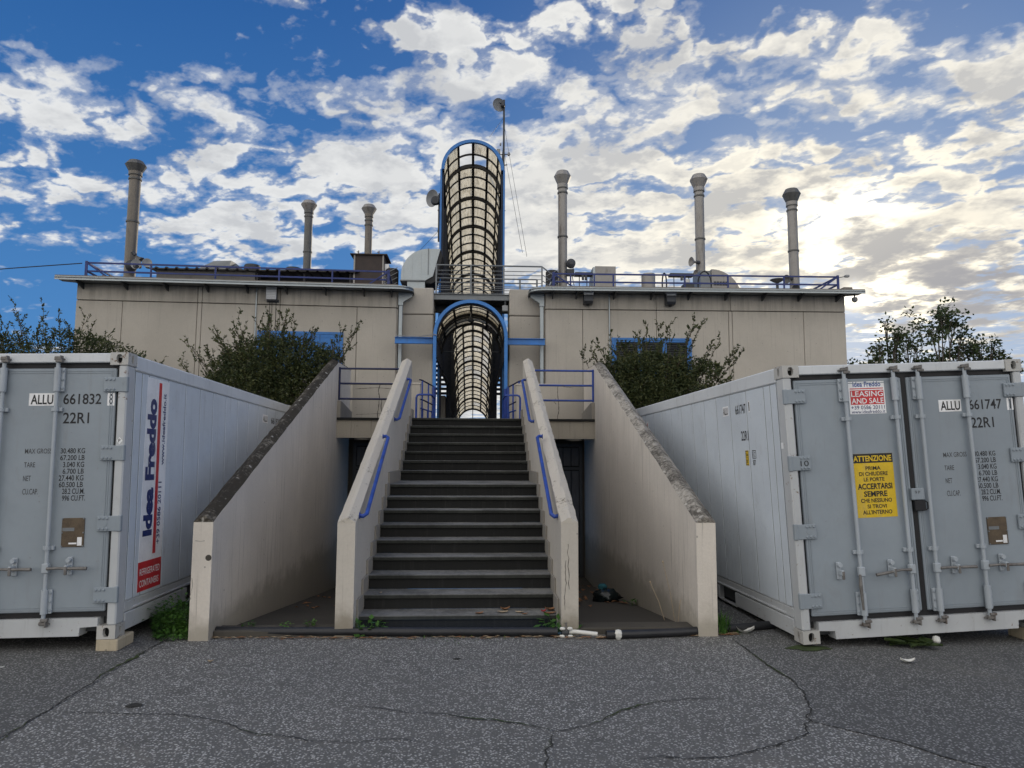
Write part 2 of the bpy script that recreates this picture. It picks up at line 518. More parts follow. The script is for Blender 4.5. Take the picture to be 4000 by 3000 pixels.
def stone_mat(name, top, side):
    """blotched stone, light and shade painted by face direction: upper face pale, edges dark"""
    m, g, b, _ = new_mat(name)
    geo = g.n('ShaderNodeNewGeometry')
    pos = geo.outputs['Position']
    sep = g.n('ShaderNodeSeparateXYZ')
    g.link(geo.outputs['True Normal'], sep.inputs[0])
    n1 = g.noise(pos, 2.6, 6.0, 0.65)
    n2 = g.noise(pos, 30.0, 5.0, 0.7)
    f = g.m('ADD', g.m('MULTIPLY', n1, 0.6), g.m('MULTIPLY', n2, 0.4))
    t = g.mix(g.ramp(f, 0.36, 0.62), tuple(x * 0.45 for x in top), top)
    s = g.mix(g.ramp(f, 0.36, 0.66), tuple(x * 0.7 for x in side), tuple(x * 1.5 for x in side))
    c = g.mix(g.ramp(sep.outputs[2], 0.5, 0.9), s, t)  # sky light on tops and shade on vertical faces put into the colour
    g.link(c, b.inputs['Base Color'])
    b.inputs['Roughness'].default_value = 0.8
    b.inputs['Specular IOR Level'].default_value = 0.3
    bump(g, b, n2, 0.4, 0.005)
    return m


def asphalt_mat(name, tar, stone, tint=1.0):
    m, g, b, _ = new_mat(name)
    pos = g.n('ShaderNodeNewGeometry').outputs['Position']
    vo = g.n('ShaderNodeTexVoronoi')
    g.link(pos, vo.inputs['Vector'])
    vo.inputs['Scale'].default_value = 68.0
    vo.inputs['Randomness'].default_value = 1.0
    wn = g.n('ShaderNodeTexWhiteNoise', noise_dimensions='3D')
    g.link(vo.outputs['Color'], wn.inputs['Vector'])
    pick = g.ramp(wn.outputs['Value'], 0.38, 0.82)
    body = g.ramp(vo.outputs['Distance'], 0.62, 0.30)
    big = g.noise(pos, 0.55, 5.0, 0.6)
    mid = g.noise(pos, 3.1, 5.0, 0.6)
    fine = g.noise(pos, 180.0, 2.0, 0.6)
    wear = g.ramp(g.m('ADD', g.m('MULTIPLY', big, 0.6), g.m('MULTIPLY', mid, 0.4)), 0.36, 0.62, 0.6, 1.0)
    f = g.m('MULTIPLY', g.m('MULTIPLY', pick, body), wear)
    c = g.mix(f, tar, stone)
    c = g.mix(g.m('MULTIPLY', g.ramp(fine, 0.4, 0.7), 0.35), c, tuple(x * 1.7 for x in tar))
    c = g.mix(g.m('MULTIPLY', g.ramp(mid, 0.56, 0.70), 0.40), c, tuple(x * 0.6 for x in tar))
    st = g.noise(pos, 1.1, 7.0, 0.7, 0.6)
    c = g.mix(g.m('MULTIPLY', g.ramp(st, 0.58, 0.74), 0.45), c, tuple(x * 0.5 for x in tar))
    dust = g.noise(pos, 0.8, 6.0, 0.65, 0.4)
    c = g.mix(g.m('MULTIPLY', g.ramp(dust, 0.55, 0.75), 0.22), c, (0.30, 0.275, 0.235))
    g.link(c, b.inputs['Base Color'])
    b.inputs['Roughness'].default_value = 0.85
    b.inputs['Specular IOR Level'].default_value = 0.3
    bump(g, b, g.m('ADD', g.m('MULTIPLY', body, 0.7), fine), 0.6, 0.006)
    return m


def rusty_paint(name, col, rust_amt, rough=0.42):
    """container paint: slight chalking, dirt runs, rust freckles"""
    m, g, b, _ = new_mat(name)
    pos = g.n('ShaderNodeNewGeometry').outputs['Position']
    n1 = g.noise(pos, 1.3, 5.0, 0.6)
    n2 = g.noise(pos, 22.0, 5.0, 0.65)
    c = g.mix(g.ramp(n1, 0.3, 0.7), tuple(x * 0.91 for x in col), tuple(min(1, x * 1.03) for x in col))
    st = g.noise(g.scaled(pos, (9.0, 9.0, 0.7)), 1.4, 6.0, 0.7)
    c = g.mix(g.m('MULTIPLY', g.ramp(st, 0.55, 0.76), 0.30), c, (0.22, 0.205, 0.185))
    fr = g.noise(pos, 14.0, 8.0, 0.75)
    c = g.mix(g.m('MULTIPLY', g.ramp(fr, 0.665 - 0.05 * rust_amt, 0.71 - 0.05 * rust_amt), min(1.0, rust_amt)), c, (0.15, 0.075, 0.035))
    smear = g.noise(g.scaled(pos, (2.2, 2.2, 1.1)), 1.7, 8.0, 0.72, 0.5)
    c = g.mix(g.m('MULTIPLY', g.ramp(smear, 0.54, 0.74), 0.22), c, (0.20, 0.19, 0.175))
    g.link(c, b.inputs['Base Color'])
    g.link(g.ramp(n2, 0.3, 0.7, rough * 0.85, rough * 1.2), b.inputs['Roughness'])
    b.inputs['Specular IOR Level'].default_value = 0.4
    wav = g.noise(g.scaled(pos, (1.0, 1.0, 0.8)), 2.6, 3.0, 0.5)
    bump(g, b, g.m('ADD', wav, g.m('MULTIPLY', n2, 0.04)), 0.5, 0.02)
    return m


def panel_mat(name, col, t=0.75):
    """weathered fibreglass sheet: light comes through, dirt lies in runs"""
    m, g, b, out = new_mat(name)
    oi = g.n('ShaderNodeObjectInfo')
    pos = g.n('ShaderNodeNewGeometry').outputs['Position']
    off = g.n('ShaderNodeVectorMath', operation='ADD')
    g.link(pos, off.inputs[0])
    sc = g.n('ShaderNodeVectorMath', operation='SCALE')
    g.link(g.vec(oi.outputs['Random'], oi.outputs['Random'], 0.0), sc.inputs[0])
    sc.inputs['Scale'].default_value = 37.0
    g.link(sc.outputs[0], off.inputs[1])
    n1 = g.noise(g.scaled(off.outputs[0], (34.0, 3.0, 5.0)), 1.0, 5.0, 0.7)
    n2 = g.noise(off.outputs[0], 3.0, 4.0, 0.6)
    f = g.m('ADD', g.m('MULTIPLY', g.ramp(n1, 0.44, 0.68), 0.75), g.m('MULTIPLY', g.ramp(n2, 0.45, 0.75), 0.35), clamp=True)
    dirt = (col[0] * 0.34, col[1] * 0.31, col[2] * 0.25)
    c = g.mix(f, col, dirt)
    c = g.mix(g.m('MULTIPLY', oi.outputs['Random'], 0.25), c, tuple(x * 0.55 for x in col))
    g.link(c, b.inputs['Base Color'])
    b.inputs['Roughness'].default_value = 0.6
    tr = g.n('ShaderNodeBsdfTranslucent')
    g.link(c, tr.inputs['Color'])
    mx = g.n('ShaderNodeMixShader')
    mx.inputs[0].default_value = t
    g.link(b.outputs[0], mx.inputs[1])
    g.link(tr.outputs[0], mx.inputs[2])
    g.link(mx.outputs[0], out.inputs[0])
    return m


def leaf_mat(name, a, c2, trans=0.3):
    m, g, b, out = new_mat(name)
    pos = g.n('ShaderNodeNewGeometry').outputs['Position']
    n1 = g.noise(pos, 2.4, 3.0, 0.6)
    n2 = g.noise(pos, 31.0, 2.0, 0.6)
    c = g.mix(g.ramp(g.m('ADD', g.m('MULTIPLY', n1, 0.5), g.m('MULTIPLY', n2, 0.5)), 0.36, 0.64), a, c2)
    g.link(c, b.inputs['Base Color'])
    b.inputs['Roughness'].default_value = 0.48
    b.inputs['Specular IOR Level'].default_value = 0.4
    tr = g.n('ShaderNodeBsdfTranslucent')
    g.link(c, tr.inputs['Color'])
    mx = g.n('ShaderNodeMixShader')
    mx.inputs[0].default_value = trans
    g.link(b.outputs[0], mx.inputs[1])
    g.link(tr.outputs[0], mx.inputs[2])
    g.link(mx.outputs[0], out.inputs[0])
    return m


M = {}
M['asphalt'] = asphalt_mat('worn_asphalt', (0.125, 0.125, 0.121), (0.60, 0.60, 0.58))
M['asphalt_dark'] = asphalt_mat('dark_asphalt', (0.095, 0.096, 0.094), (0.43, 0.43, 0.42))
M['crack'] = plain('crack_dirt', (0.026, 0.026, 0.023), 1.0, var=0.4, scale=20)
M['moss'] = plain('moss', (0.035, 0.055, 0.012), 1.0, var=0.4, scale=20)
M['wall'] = wall_mat('building_render', (0.55, 0.51, 0.445), amt=0.22, stain_lo=0.58, tone=0.18, run=5.62)
M['joint'] = plain('joint_shadow_gap', (0.11, 0.10, 0.09), 0.9)
M['parapet'] = wall_mat('parapet_render', (0.58, 0.54, 0.475), amt=0.20, stain_lo=0.60, foot=(0.22, 0.19, 0.14))
M['retaining'] = wall_mat('retaining_wall_concrete', (0.72, 0.665, 0.59), amt=0.45, stain_lo=0.55, foot=(0.34, 0.31, 0.25), grain=0.5, run=None)
M['coping_dark'] = lichen_mat('lichen_coping', (0.34, 0.31, 0.26), (0.050, 0.044, 0.035), 0.30, 0.50)
M['coping_grey'] = lichen_mat('grey_mottled_coping', (0.44, 0.41, 0.36), (0.10, 0.092, 0.08), 0.40, 0.60)
M['coping_pale'] = lichen_mat('pale_coping', (0.56, 0.52, 0.45), (0.17, 0.15, 0.12), 0.55, 0.66)
M['pillar'] = wall_mat('pillar_concrete', (0.50, 0.465, 0.41), amt=0.25, stain_lo=0.56)
M['slab_edge'] = wall_mat('slab_edge_concrete', (0.42, 0.385, 0.325), streak=(0.05, 0.05, 0.035), amt=0.5, stain_lo=0.55)
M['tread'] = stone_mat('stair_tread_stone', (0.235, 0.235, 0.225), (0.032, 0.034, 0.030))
M['riser'] = wall_mat('stair_riser_stone', (0.022, 0.0225, 0.022), streak=(0.055, 0.055, 0.052), amt=0.35, spots=False)
M['skirt'] = wall_mat('skirting_stone', (0.30, 0.28, 0.245), amt=0.4, spots=False)
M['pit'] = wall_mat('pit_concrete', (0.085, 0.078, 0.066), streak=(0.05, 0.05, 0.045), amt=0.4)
M['earth'] = plain('earth', (0.07, 0.055, 0.04), 1.0, var=0.4, scale=4, bumpy=0.8)
M['rail_blue'] = plain('blue_rail_paint', (0.022, 0.066, 0.33), 0.5, var=0.35, scale=9, grime=(0.05, 0.06, 0.11), grime_amt=0.55)
M['rail_dark'] = plain('dark_blue_rail_paint', (0.010, 0.014, 0.060), 0.45, var=0.35, scale=6)
M['roof_rail'] = plain('roof_rail_paint', (0.018, 0.036, 0.17), 0.5, var=0.3, scale=7, grime=(0.04, 0.045, 0.07), grime_amt=0.5)
M['arch_blue'] = plain('sky_blue_steel_paint', (0.035, 0.20, 0.56), 0.42, var=0.12, scale=5, grime=(0.03, 0.07, 0.16), grime_amt=0.4)
M['window_blue'] = plain('window_blue_paint', (0.035, 0.185, 0.52), 0.5, var=0.15, grime=(0.08, 0.13, 0.22), grime_amt=0.5)
M['navy'] = plain('navy_steel', (0.010, 0.018, 0.040), 0.5, var=0.3)
M['rib'] = plain('black_brown_rib', (0.014, 0.012, 0.012), 0.55, var=0.3)
M['slat'] = plain('dark_slat', (0.012, 0.020, 0.036), 0.6, var=0.3)
M['panel'] = panel_mat('beige_fibreglass', (1.0, 0.89, 0.66), 0.92)
M['panel_clean'] = panel_mat('pale_fibreglass', (0.97, 0.92, 0.78), 0.85)
M['zinc'] = plain('galvanised_sheet', (0.36, 0.395, 0.41), 0.42, metal=0.75, var=0.10, scale=3, grime=(0.30, 0.31, 0.30), grime_amt=0.4)
M['steel'] = plain('grey_steel', (0.20, 0.215, 0.225), 0.5, metal=0.4, var=0.15)
M['steel_dark'] = plain('dark_grey_steel', (0.055, 0.06, 0.065), 0.55, metal=0.2, var=0.2)
M['flue'] = plain('weathered_flue_sheet', (0.33, 0.315, 0.295), 0.55, metal=0.35, var=0.14, scale=2, grime=(0.10, 0.075, 0.055), grime_amt=0.7)
M['flue_brown'] = plain('brown_flue_sheet', (0.185, 0.165, 0.14), 0.55, metal=0.3, var=0.2, scale=2, grime=(0.05, 0.04, 0.03), grime_amt=0.7)
M['flue_dark'] = plain('sooty_flue_sheet', (0.13, 0.13, 0.125), 0.55, metal=0.3, var=0.2, scale=3, grime=(0.05, 0.045, 0.04), grime_amt=0.6)
M['sealant'] = plain('grey_joint_sealant', (0.20, 0.205, 0.21), 0.8)
M['black'] = plain('black_rubber', (0.010, 0.010, 0.012), 0.6, var=0.3)
M['void'] = plain('unlit_cavity', (0.006, 0.006, 0.006), 1.0)
M['dark_sheet'] = plain('dark_sheet', (0.022, 0.020, 0.021), 0.6, var=0.25)
M['rust_box'] = plain('rusted_box_steel', (0.055, 0.042, 0.038), 0.75, var=0.3, grime=(0.11, 0.055, 0.03), grime_amt=0.5)
M['roof'] = plain('roof_membrane', (0.22, 0.20, 0.18), 0.9, var=0.2)
M['shed'] = plain('weathered_shed_board', (0.13, 0.125, 0.115), 0.8, var=0.25, grime=(0.05, 0.045, 0.04), grime_amt=0.5)
M['rod_paint'] = rusty_paint('locking_rod_paint', (0.42, 0.465, 0.505), 0.3)
M['white_paint'] = rusty_paint('white_container_paint', (0.68, 0.71, 0.73), 0.35)
M['door_paint'] = rusty_paint('grey_white_door_paint', (0.30, 0.345, 0.385), 0.30)
M['side_paint'] = rusty_paint('white_side_sheet', (0.65, 0.71, 0.765), 0.0, 0.32)
M['frame_paint'] = rusty_paint('white_frame_paint', (0.54, 0.56, 0.57), 1.0)
M['casting'] = rusty_paint('casting_paint', (0.50, 0.495, 0.47), 1.6)
M['cam'] = plain('worn_steel', (0.20, 0.19, 0.18), 0.6, metal=0.4, var=0.3, scale=20, grime=(0.10, 0.055, 0.03), grime_amt=0.6)
M['ink'] = plain('black_lettering', (0.012, 0.012, 0.014), 0.55)
M['ink_worn'] = plain('worn_black_lettering', (0.06, 0.062, 0.066), 0.6, var=0.5, scale=40)
M['label_white'] = plain('white_vinyl', (0.90, 0.905, 0.91), 0.35, var=0.10, scale=5, grime=(0.30, 0.29, 0.27), grime_amt=0.35)
M['label_red'] = plain('red_vinyl', (0.58, 0.022, 0.030), 0.35, var=0.10, scale=5, grime=(0.30, 0.29, 0.27), grime_amt=0.35)
M['label_blue'] = plain('blue_vinyl', (0.010, 0.026, 0.145), 0.35, var=0.10, scale=5, grime=(0.30, 0.29, 0.27), grime_amt=0.35)
M['label_midblue'] = plain('mid_blue_vinyl', (0.020, 0.070, 0.30), 0.35, var=0.10, scale=5, grime=(0.30, 0.29, 0.27), grime_amt=0.35)
M['label_yellow'] = plain('yellow_vinyl', (0.74, 0.50, 0.012), 0.4, var=0.10, scale=5, grime=(0.30, 0.29, 0.27), grime_amt=0.35)
M['plate'] = plain('brown_data_plate', (0.115, 0.085, 0.055), 0.5, metal=0.3, var=0.3, scale=14)
M['wood_block'] = wall_mat('pale_block', (0.52, 0.45, 0.33), streak=(0.12, 0.10, 0.07), amt=0.5)
M['pipe'] = plain('black_pipe_plastic', (0.018, 0.019, 0.022), 0.45, var=0.3)
M['plastic_white'] = plain('white_plastic', (0.70, 0.70, 0.66), 0.4, var=0.08)
M['door_dark'] = plain('grey_basement_door', (0.085, 0.088, 0.095), 0.6, var=0.2, grime=(0.03, 0.03, 0.03), grime_amt=0.5)
M['leaf_dark'] = leaf_mat('dark_evergreen_leaf', (0.028, 0.044, 0.020), (0.085, 0.110, 0.042))
M['leaf_olive'] = leaf_mat('olive_leaf', (0.055, 0.068, 0.024), (0.155, 0.165, 0.060))
M['leaf_tree'] = leaf_mat('tree_leaf', (0.026, 0.048, 0.018), (0.080, 0.115, 0.036))
M['weed'] = leaf_mat('weed_leaf', (0.035, 0.100, 0.020), (0.110, 0.24, 0.045))
M['twig'] = plain('brown_twig', (0.075, 0.052, 0.034), 0.8, var=0.3)
M['bark'] = plain('grey_bark', (0.10, 0.085, 0.068), 0.9, var=0.3)
M['dry_leaf'] = plain('dry_leaf', (0.24, 0.12, 0.055), 0.8, var=0.35, scale=30)
M['dry_pale'] = plain('pale_dry_leaf', (0.42, 0.33, 0.22), 0.8, var=0.3, scale=30)
M['red_petal'] = plain('red_petal', (0.45, 0.015, 0.03), 0.6)
M['bag'] = plain('dark_teal_plastic_bag', (0.008, 0.015, 0.017), 0.25, var=0.3)
M['teal'] = plain('teal_cloth', (0.02, 0.12, 0.15), 0.8)
M['grey_dish'] = plain('grey_dish_paint', (0.30, 0.31, 0.32), 0.5, var=0.1)
M['lamp_glass'] = plain('frosted_lamp_cover', (0.62, 0.64, 0.66), 0.3, var=0.05)
M['lamp_body'] = plain('dark_lamp_body', (0.050, 0.055, 0.065), 0.45, var=0.15)

# ------------------------------------------------------------------ ground
SX0, SX1 = -1.165, 0.865          # stair flight between the parapets
LX0, LX1 = -1.34, 1.03            # outer faces of the parapets
WX0, WX1 = -2.50, 2.20            # inner faces of the retaining walls
LAND = 2.424                      # level of the upper landing

gm = MB()


def sheet(mb, x0, x1, y0, y1, z, nx=1, ny=1):
    vs = [(x0 + (x1 - x0) * i / nx, y0 + (y1 - y0) * j / ny, z) for j in range(ny + 1) for i in range(nx + 1)]
    fs = [(j * (nx + 1) + i, j * (nx + 1) + i + 1, (j + 1) * (nx + 1) + i + 1, (j + 1) * (nx + 1) + i) for j in range(ny) for i in range(nx)]
    return mb.add(vs, fs)


sheet(gm, -250, 250, -250, 7.2, 0)
sheet(gm, -250, WX0 - .05, 7.2, 15.0, 0)
sheet(gm, WX1 + .05, 250, 7.2, 15.0, 0)
sheet(gm, -250, 250, 15.0, 400, 0)
ground = struct('ground', gm, M['asphalt'])
# the older, darker surfacing beyond the joint by the first container and under the second one
pm = MB()
pts = [(-2.905, y) for y in (-6, 4.7, 5.2, 5.8, 6.2, 6.7, 7.18, 13.0)]
pm.add([(-14, -6, .004)] + [(x + .012 * sin(y * 9), y, .004) for x, y in pts] + [(-14, 13.0, .004)], [tuple(range(len(pts) + 2))])
pm.build('asphalt_patch', M['asphalt_dark'], ground)
pm = MB()
ed = [(9.0, -6), (4.6, 2.0), (3.3, 3.6), (2.90, 4.09), (2.76, 4.24), (2.64, 4.45), (2.54, 4.54), (2.39, 4.68), (2.25, 4.82), (2.33, 4.98), (2.37, 5.09), (2.46, 5.36), (2.51, 5.66), (2.48, 6.09), (2.49, 6.52), (2.49, 6.90), (2.56, 7.16), (2.60, 13.0)]
pm.add([(x, y, .004) for x, y in ed] + [(14, 13.0, .004), (14, -6, .004)], [tuple(range(len(ed) + 2))])
pm.build('asphalt_patch', M['asphalt_dark'], ground)


def crack(pts, w, mat, name, z=0.0075, rag=0.45):
    """an open crack: ragged thin bed of dirt along a line"""
    P = []
    for (a, b) in zip(pts, pts[1:]):
        n = max(2, int((Vector(b) - Vector(a)).length / 0.035))
        for i in range(n):
            t = i / n
            P.append(Vector((a[0] + (b[0] - a[0]) * t, a[1] + (b[1] - a[1]) * t)))
    P.append(Vector(pts[-1]))
    vs, fs = [], []
    for i, p in enumerate(P):
        d = (P[min(i + 1, len(P) - 1)] - P[max(i - 1, 0)])
        nrm = Vector((-d.y, d.x)).normalized()
        q = p + nrm * rng.uniform(-1, 1) * w * 0.9
        endf = min(1.0, (min(i, len(P) - 1 - i) + 1) / 8)
        h = w * rng.uniform(1 - rag, 1 + rag) * 0.5 * endf
        vs += [(q.x - nrm.x * h, q.y - nrm.y * h, z), (q.x + nrm.x * h, q.y + nrm.y * h, z)]
    for i in range(len(P) - 1):
        fs.append((2 * i, 2 * i + 1, 2 * i + 3, 2 * i + 2))
    mb = MB()
    mb.add(vs, fs)
    return mb.build(name, mat, ground)


c1 = [(-2.86, 2.6), (-2.88, 4.7), (-2.91, 4.83), (-2.89, 4.92), (-2.92, 5.01), (-2.90, 5.19), (-2.92, 5.49), (-2.91, 5.80), (-2.94, 5.89), (-2.95, 6.16), (-2.91, 6.42), (-2.92, 6.71), (-2.91, 7.0), (-2.88, 7.19)]
c2 = [(-2.90, 5.19), (-2.66, 5.17), (-2.41, 5.14), (-2.20, 5.11), (-2.10, 5.13), (-1.93, 5.08), (-1.73, 5.01), (-1.56, 4.90), (-1.50, 4.84), (-1.36, 4.74), (-1.23, 4.72), (-1.05, 4.66), (-1.02, 4.62), (-.87, 4.61), (-.71, 4.58), (-.58, 4.62), (-.42, 4.62), (-.37, 4.59), (-.24, 4.56)]
c3 = [(-.95, 5.24), (-.72, 5.20), (-.45, 5.09), (-.20, 5.04), (0, 4.95), (.14, 4.92), (.38, 4.81), (.51, 4.72), (.58, 4.72), (.73, 4.79), (.86, 4.88), (.92, 4.96), (1.04, 5.07), (1.20, 5.17), (1.35, 5.23), (1.56, 5.28), (1.73, 5.27), (1.91, 5.27)]
c4 = [(.53, 4.72), (.48, 4.57), (.48, 4.49), (.43, 4.42), (.44, 4.31), (.41, 4.19), (.36, 3.6), (.30, 2.9)]
c5 = [(2.49, 6.90), (2.49, 6.52), (2.48, 6.09), (2.51, 5.66), (2.46, 5.36), (2.37, 5.09), (2.33, 4.98), (2.26, 4.90), (2.25, 4.83), (2.18, 4.76), (2.13, 4.62), (2.09, 4.58), (1.91, 4.46), (1.68, 4.36), (1.46, 4.27), (1.27, 4.27), (1.11, 4.30), (.89, 4.27)]
c6 = [(2.22, 4.81), (2.39, 4.68), (2.54, 4.54), (2.64, 4.45), (2.76, 4.24), (2.90, 4.09), (3.3, 3.6)]
for c, w in ((c1, .009), (c2, .008), (c3, .008), (c4, .011), (c5, .011), (c6, .005)):
    crack(c, w, M['crack'], 'crack')
for a, b, w in ((c1[1:5], .0085, .022), (c1[8:12], .0085, .024), (c3[3:8], .0085, .010), (c3[9:15], .0085, .013), (c4[1:4], .0085, .012), (c2[8:11], .0085, .012), (c5[1:4], .0085, .010)):
    crack(a, w, M['moss'], 'moss_line', z=b, rag=0.9)
# two worn hollows in the surfacing
for (x, y, r) in ((-2.36, 5.30, .055), (-.14, 6.36, .03), (-1.9, 4.2, .02)):
    mb = MB()
    n = 14
    mb.add([(x + r * cos(2 * pi * k / n) * rng.uniform(.8, 1.3), y + r * .8 * sin(2 * pi * k / n) * rng.uniform(.8, 1.2), .006) for k in range(n)], [tuple(range(n))])
    mb.build('tar_spot', M['crack'], ground)

# ------------------------------------------------------------------ stair
stair = thing('staircase', 'dark stone staircase of sixteen steps climbing between two pale sloping parapets', 'staircase', (-.15, 7.35, 0))


def loc(p, o):
    return (p[0] - o[0], p[1] - o[1], p[2] - o[2])


SO = (-.15, 7.35, 0)
NOSE = []
for n in range(1, 17):
    NOSE.append((7.35 + .30 * (n - 1) + (1.063 if n >= 10 else 0), .1515 * n))
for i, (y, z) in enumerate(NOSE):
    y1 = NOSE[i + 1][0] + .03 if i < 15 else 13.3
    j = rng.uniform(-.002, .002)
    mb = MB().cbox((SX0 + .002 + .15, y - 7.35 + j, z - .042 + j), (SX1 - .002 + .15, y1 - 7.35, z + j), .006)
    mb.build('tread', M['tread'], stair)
    z0 = NOSE[i - 1][1] if i else -.02
    MB().box((SX0 + .004 + .15, y + .028 - 7.35, z0), (SX1 - .004 + .15, y + .06 - 7.35, z - .042)).build('riser', M['riser'], stair)
# stepped skirting plates along both parapets
for side, xs in ((0, SX0), (1, SX1)):
    for i, (y, z) in enumerate(NOSE):
        yb = NOSE[i + 1][0] if i < 15 else y + .35
        dx = .022 + rng.uniform(-.004, .004)
        a, b = (xs, xs + dx) if side == 0 else (xs - dx, xs)
        z0 = z - .13
        MB().cbox((a + .15, y - .03 - 7.35, z0), (b + .15, yb + .015 - 7.35, z + .165), .004).build('skirting_plate', M['skirt'], stair)


def wall_with_coping(name, label, x0, x1, prof, zb, body_mat, cop_mat, apex, rnd):
    """sloping wall: body up to the shoulder line prof [(y, z)], coping roofed along its top"""
    ox, oy = (x0 + x1) / 2, prof[0][0]
    t = thing(name, label, 'wall', (ox, oy, 0))
    hw = (x1 - x0) / 2
    poly = [(y - oy, z) for y, z in prof] + [(prof[-1][0] - oy, zb), (0, zb)]
    body = MB()
    # side faces are cut in short strips so that the edges can wander a little
    body.extrude(poly, 'x', -hw, hw)
    body.build('wall_body', body_mat, t)
    cm = MB()
    sec = []
    P = []
    for a, b in zip(prof, prof[1:]):
        n = max(1, int(abs(b[0] - a[0]) / .12))
        for k in range(n):
            P.append((a[0] + (b[0] - a[0]) * k / n, a[1] + (b[1] - a[1]) * k / n))
    P.append(prof[-1])
    vs = []
    for k, (y, z) in enumerate(P):
        w = lambda s: rng.uniform(-s, s) if 0 < k < len(P) - 1 else 0
        vs += [(-hw - .001 + w(rnd), y - oy, z + .002), (-hw * .18 + w(rnd), y - oy, z + apex + w(rnd)), (hw * .18 + w(rnd), y - oy, z + apex + w(rnd)), (hw + .001 + w(rnd), y - oy, z + .002)]
    fs = []
    for k in range(len(P) - 1):
        for q in range(3):
            fs.append((k * 4 + q, k * 4 + q + 1, k * 4 + 5 + q, k * 4 + 4 + q))
        fs.append((k * 4 + 3, k * 4, k * 4 + 4, k * 4 + 7))
    fs += [(3, 2, 1, 0), tuple(len(P) * 4 - 4 + q for q in range(4))]
    cm.add(vs, fs)
    cm.build('coping', cop_mat, t)
    return t


pl = wall_with_coping('stair_parapet', 'pale sloping stair parapet with rough buff coping, beside the lime green weed clump', SX0 - .175, SX0, [(7.15, 1.086), (12.9, 3.45), (12.96, 3.45)], -.72, M['parapet'], M['coping_pale'], .05, .004)
pr = wall_with_coping('stair_parapet', 'pale sloping stair parapet with long vertical cracks down its front end', SX1, SX1 + .170, [(7.15, 1.086), (12.9, 3.475), (12.96, 3.475)], -.72, M['parapet'], M['coping_pale'], .05, .006)
wl = wall_with_coping('retaining_wall', 'tall sloping concrete wall with black lichen on top, beside the container with the long banner', WX0 - .185, WX0, [(7.05, 1.105), (13.0, 3.43), (14.3, 3.45)], -.72, M['retaining'], M['coping_dark'], .055, .005)
wr = wall_with_coping('retaining_wall', 'tall sloping concrete wall with mottled grey top, beside the container with the yellow notice', WX1, WX1 + .195, [(7.05, 1.095), (13.0, 3.43), (14.3, 3.46)], -.72, M['retaining'], M['coping_grey'], .055, .006)


def hairline(parent, pts, w, d, mat=None, name='wall_crack'):
    """a fine crack drawn as a thin ragged seam on a front face (x, z points), d metres in front of y=0 of the parent"""
    vs, fs = [], []
    Q = []
    for a, b in zip(pts, pts[1:]):
        n = max(1, int(math.hypot(b[0] - a[0], b[1] - a[1]) / .03))
        Q += [(a[0] + (b[0] - a[0]) * k / n + rng.uniform(-.004, .004), a[1] + (b[1] - a[1]) * k / n) for k in range(n)]
    Q.append(pts[-1])
    for k, (x, z) in enumerate(Q):
        h = w * rng.uniform(.4, 1.2) / 2
        horizontal = abs(pts[-1][0] - pts[0][0]) > abs(pts[-1][1] - pts[0][1])
        vs += [(x, d, z - h), (x, d, z + h)] if horizontal else [(x - h, d, z), (x + h, d, z)]
    for k in range(len(Q) - 1):
        fs.append((2 * k, 2 * k + 1, 2 * k + 3, 2 * k + 2))
    return MB().add(vs, fs).build(name, mat or M['joint'], parent)


hairline(pr, [(-.012, .88), (-.022, .80), (-.008, .74), (-.018, .66), (-.004, .58), (-.012, .50), (-.006, .44)], .007, -.0015)
hairline(pr, [(-.040, .72), (-.046, .60), (-.036, .50), (-.052, .36), (-.048, .24)], .006, -.0015)
hairline(wl, [(-.07, .93), (-.02, .925), (.02, .93)], .005, -.0015)
hairline(wl, [(-.08, .58), (-.075, .5), (-.09, .42)], .004, -.0015)
# the chipped hole near the front arris of the lichen wall
MB().lathe([(.001, -.002), (.024, -.003), (.03, .0)], (.062, 0, .77), 9, 'y').build('chipped_hole', M['pit'], wl)

# ------------------------------------------------------------------ handrails on the parapets
def wall_rail(x, xs, ya, za, yb, zb, label):
    o = (x, ya, za)
    t = thing('stair_handrail', label, 'handrail', o, group='blue handrails up the stair')
    p = [(xs - x, .02, .0), (xs - x + (x - xs) * .55, .005, -.005), (0, .03, .0)]
    q = [(0, yb - ya - .03, zb - za), (xs - x + (x - xs) * .55, yb - ya - .005, zb - za + .004), (xs - x, yb - ya - .02, zb - za)]
    MB().tube(p[:2] + [(0, .04, .016)] + [(0, yb - ya - .04, zb - za - .016)] + q[1:], .021, 10).build('rail_tube', M['rail_blue'], t, smooth=True)
    for a in (p[0], q[2]):
        MB().lathe([(.034, 0), (.034, .006)], (a[0] - (.003 if xs < x else -.003) * 0, a[1], a[2]), 12, 'x').build('wall_flange', M['rail_blue'], t)


wall_rail(-1.095, SX0, 7.36, 1.14, 9.09, 1.985, 'lower blue handrail on the buff parapet beside the lime green weeds')
wall_rail(-1.095, SX0, 10.29, 2.265, 12.06, 3.03, 'upper blue handrail on the buff parapet near the landing')
wall_rail(.80, SX1, 7.41, 1.13, 9.18, 2.0, 'lower blue handrail on the cracked front parapet')
wall_rail(.80, SX1, 10.40, 2.256, 12.12, 3.045, 'upper blue handrail on the cracked parapet near the landing')

